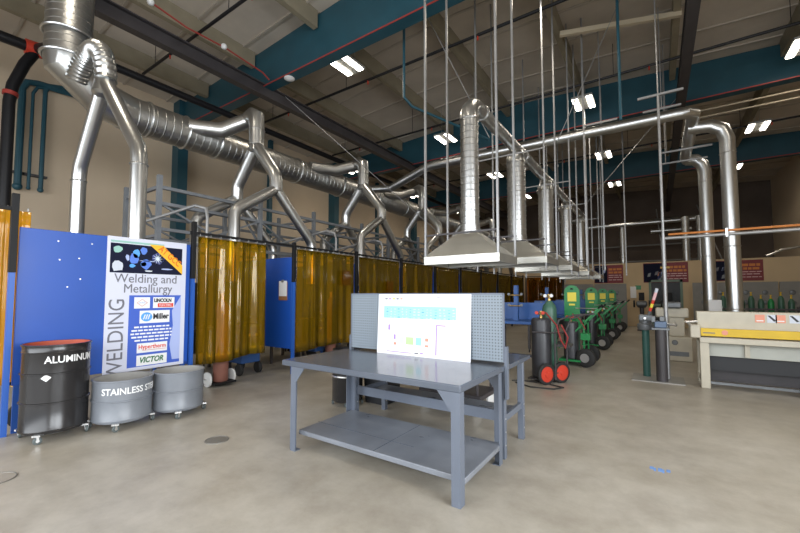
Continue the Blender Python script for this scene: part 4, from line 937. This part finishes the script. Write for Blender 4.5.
for x, z, m, t in ((-.95, 1.35, WHITE, 'white wall box'), (-.75, 1.75, GREEN, 'small green sign')):
    tag(B().box(x-.12, x+.12, WY-.09 if m is WHITE else WY-.01, WY-.001, z, z+(.55 if m is WHITE else .2)).build('wall_box' if m is WHITE else 'wall_sign', m, bevel=.004), t + ' on the tan partition left of the door', 'box' if m is WHITE else 'sign')
# ducts in the dark space over the partition
for p, t in (([(-3.4, 24, 5.35), (1.7, 24, 5.35)], 'long banded duct crossing the dark rear of the hall'), ([(-.7, 26, 5.75), (1.9, 26, 5.75)], 'upper short banded duct in the dark rear of the hall'), ([(-.2, 25, 5.0), (1.6, 25, 5.0)], 'lower short banded duct in the dark rear of the hall')):
    tag(B().duct(p[0], p[1], .11, .28, 14, .02).build('rear_duct', GALV), t, 'duct')
for x, y, zt, t in ((-1.5, 24.2, 5.3, 'behind the farthest hood'), (1.2, 22.3, 5.2, 'left of the tall vertical pipes'), (1.75, 22.3, 5.2, 'between the tall vertical pipes')):
    tag(B().duct((x, y, 0), (x, y, zt), .15, .2, 14, .025).build('rear_duct', GALV, org=(x, y, 0)), 'vertical banded duct rising over the partition ' + t, 'duct')
for p, q, t in (((-3.1, 27, 6.8), (-1.9, 22.6, 0), 'left'), ((2.0, 27, 6.6), (3.5, 22.6, 0), 'right'), ((.1, 26, 6.4), (.55, 22.6, 0), 'middle')):
    tag(B().tube(p, q, .03, 8).build('rear_brace', CONDUIT), 'thin slanting brace over the partition, the %s one of three' % t, 'brace')
for z in (3.6, 4.6): struct(B().box(-4, 2.6, YB-.5, YB-.35, z, z+.08).build('trim_rear_ledge', GREYP, smooth=0))
tag(B().path([(3.8, 21.52, 3.10), (4.3, 21.52, 3.35), (4.9, 21.52, 3.45), (5.4, 21.52, 3.5)], .05, 10).build('hose_arm', GALV2), 'curved flexible pipe over the partition beside the right wall', 'pipe')

# ------------------------------------------------------------------ marks on the floor
for x, y, r, t in ((-3.83, 2.25, .11, 'round flush floor cover near the grey drums'), (-4.52, .76, .13, 'round flush floor cover at the lower left edge of the photo')):
    o = thing('floor_cover', t, 'floor cover', (x, y, 0)); B().lathe((x, y, 0), (0, 0, 1), [(0, r), (.003, r), (.0035, r-.012)], 28).build('plate', CONC if x < -4 else COVER, o); B().torus((x, y, .002), (0, 0, 1), r, .006, 32, 6).build('ring', COVER, o)
b = B()
for i in range(5): b.box(-.10+.03*i, -.085+.03*i+R.uniform(0, .02), 4.0+R.uniform(-.03, .03), 4.04+R.uniform(0, .04), 0.0, .0012)
tag(b.build('chalk_mark', CHALK, org=(-.03, 4.03, 0)), 'small blue chalk mark on the concrete floor', 'mark')

# ------------------------------------------------------------------ light
w = bpy.data.worlds.new('world'); S.world = w; w.use_nodes = True
bg = w.node_tree.nodes['Background']; bg.inputs[0].default_value = (.80, .90, 1, 1); bg.inputs[1].default_value = .9
ad = bpy.data.lights.new('door_daylight', 'AREA'); ad.shape = 'RECTANGLE'; ad.size = 13.5; ad.size_y = 4.2; ad.energy = 800; ad.color = (.92, .96, 1); ad.spread = math.radians(150)
ao = bpy.data.objects.new('door_daylight', ad); COL.objects.link(ao); ao.location = (-2.45, YF-.6, 3.2); ao.rotation_euler = (math.radians(66), 0, 0)
sd = bpy.data.lights.new('side_door_daylight', 'AREA'); sd.shape = 'RECTANGLE'; sd.size = 7.4; sd.size_y = 4.; sd.energy = 850; sd.color = (.92, .96, 1); sd.spread = math.radians(150)
so = bpy.data.objects.new('side_door_daylight', sd); COL.objects.link(so); so.location = (XR+.5, -.4, 2.9); so.rotation_euler = (math.radians(68), 0, math.radians(90))
S.view_settings.view_transform = 'Standard'; S.view_settings.look = 'None'; S.view_settings.gamma = 1; S.view_settings.exposure = 0
S.view_settings.use_curve_mapping = False
S.cycles.use_denoising = True
S.cycles.max_bounces = 8; S.cycles.transparent_max_bounces = 24; S.cycles.caustics_reflective = False; S.cycles.caustics_refractive = False
S.cycles.sample_clamp_indirect = 4
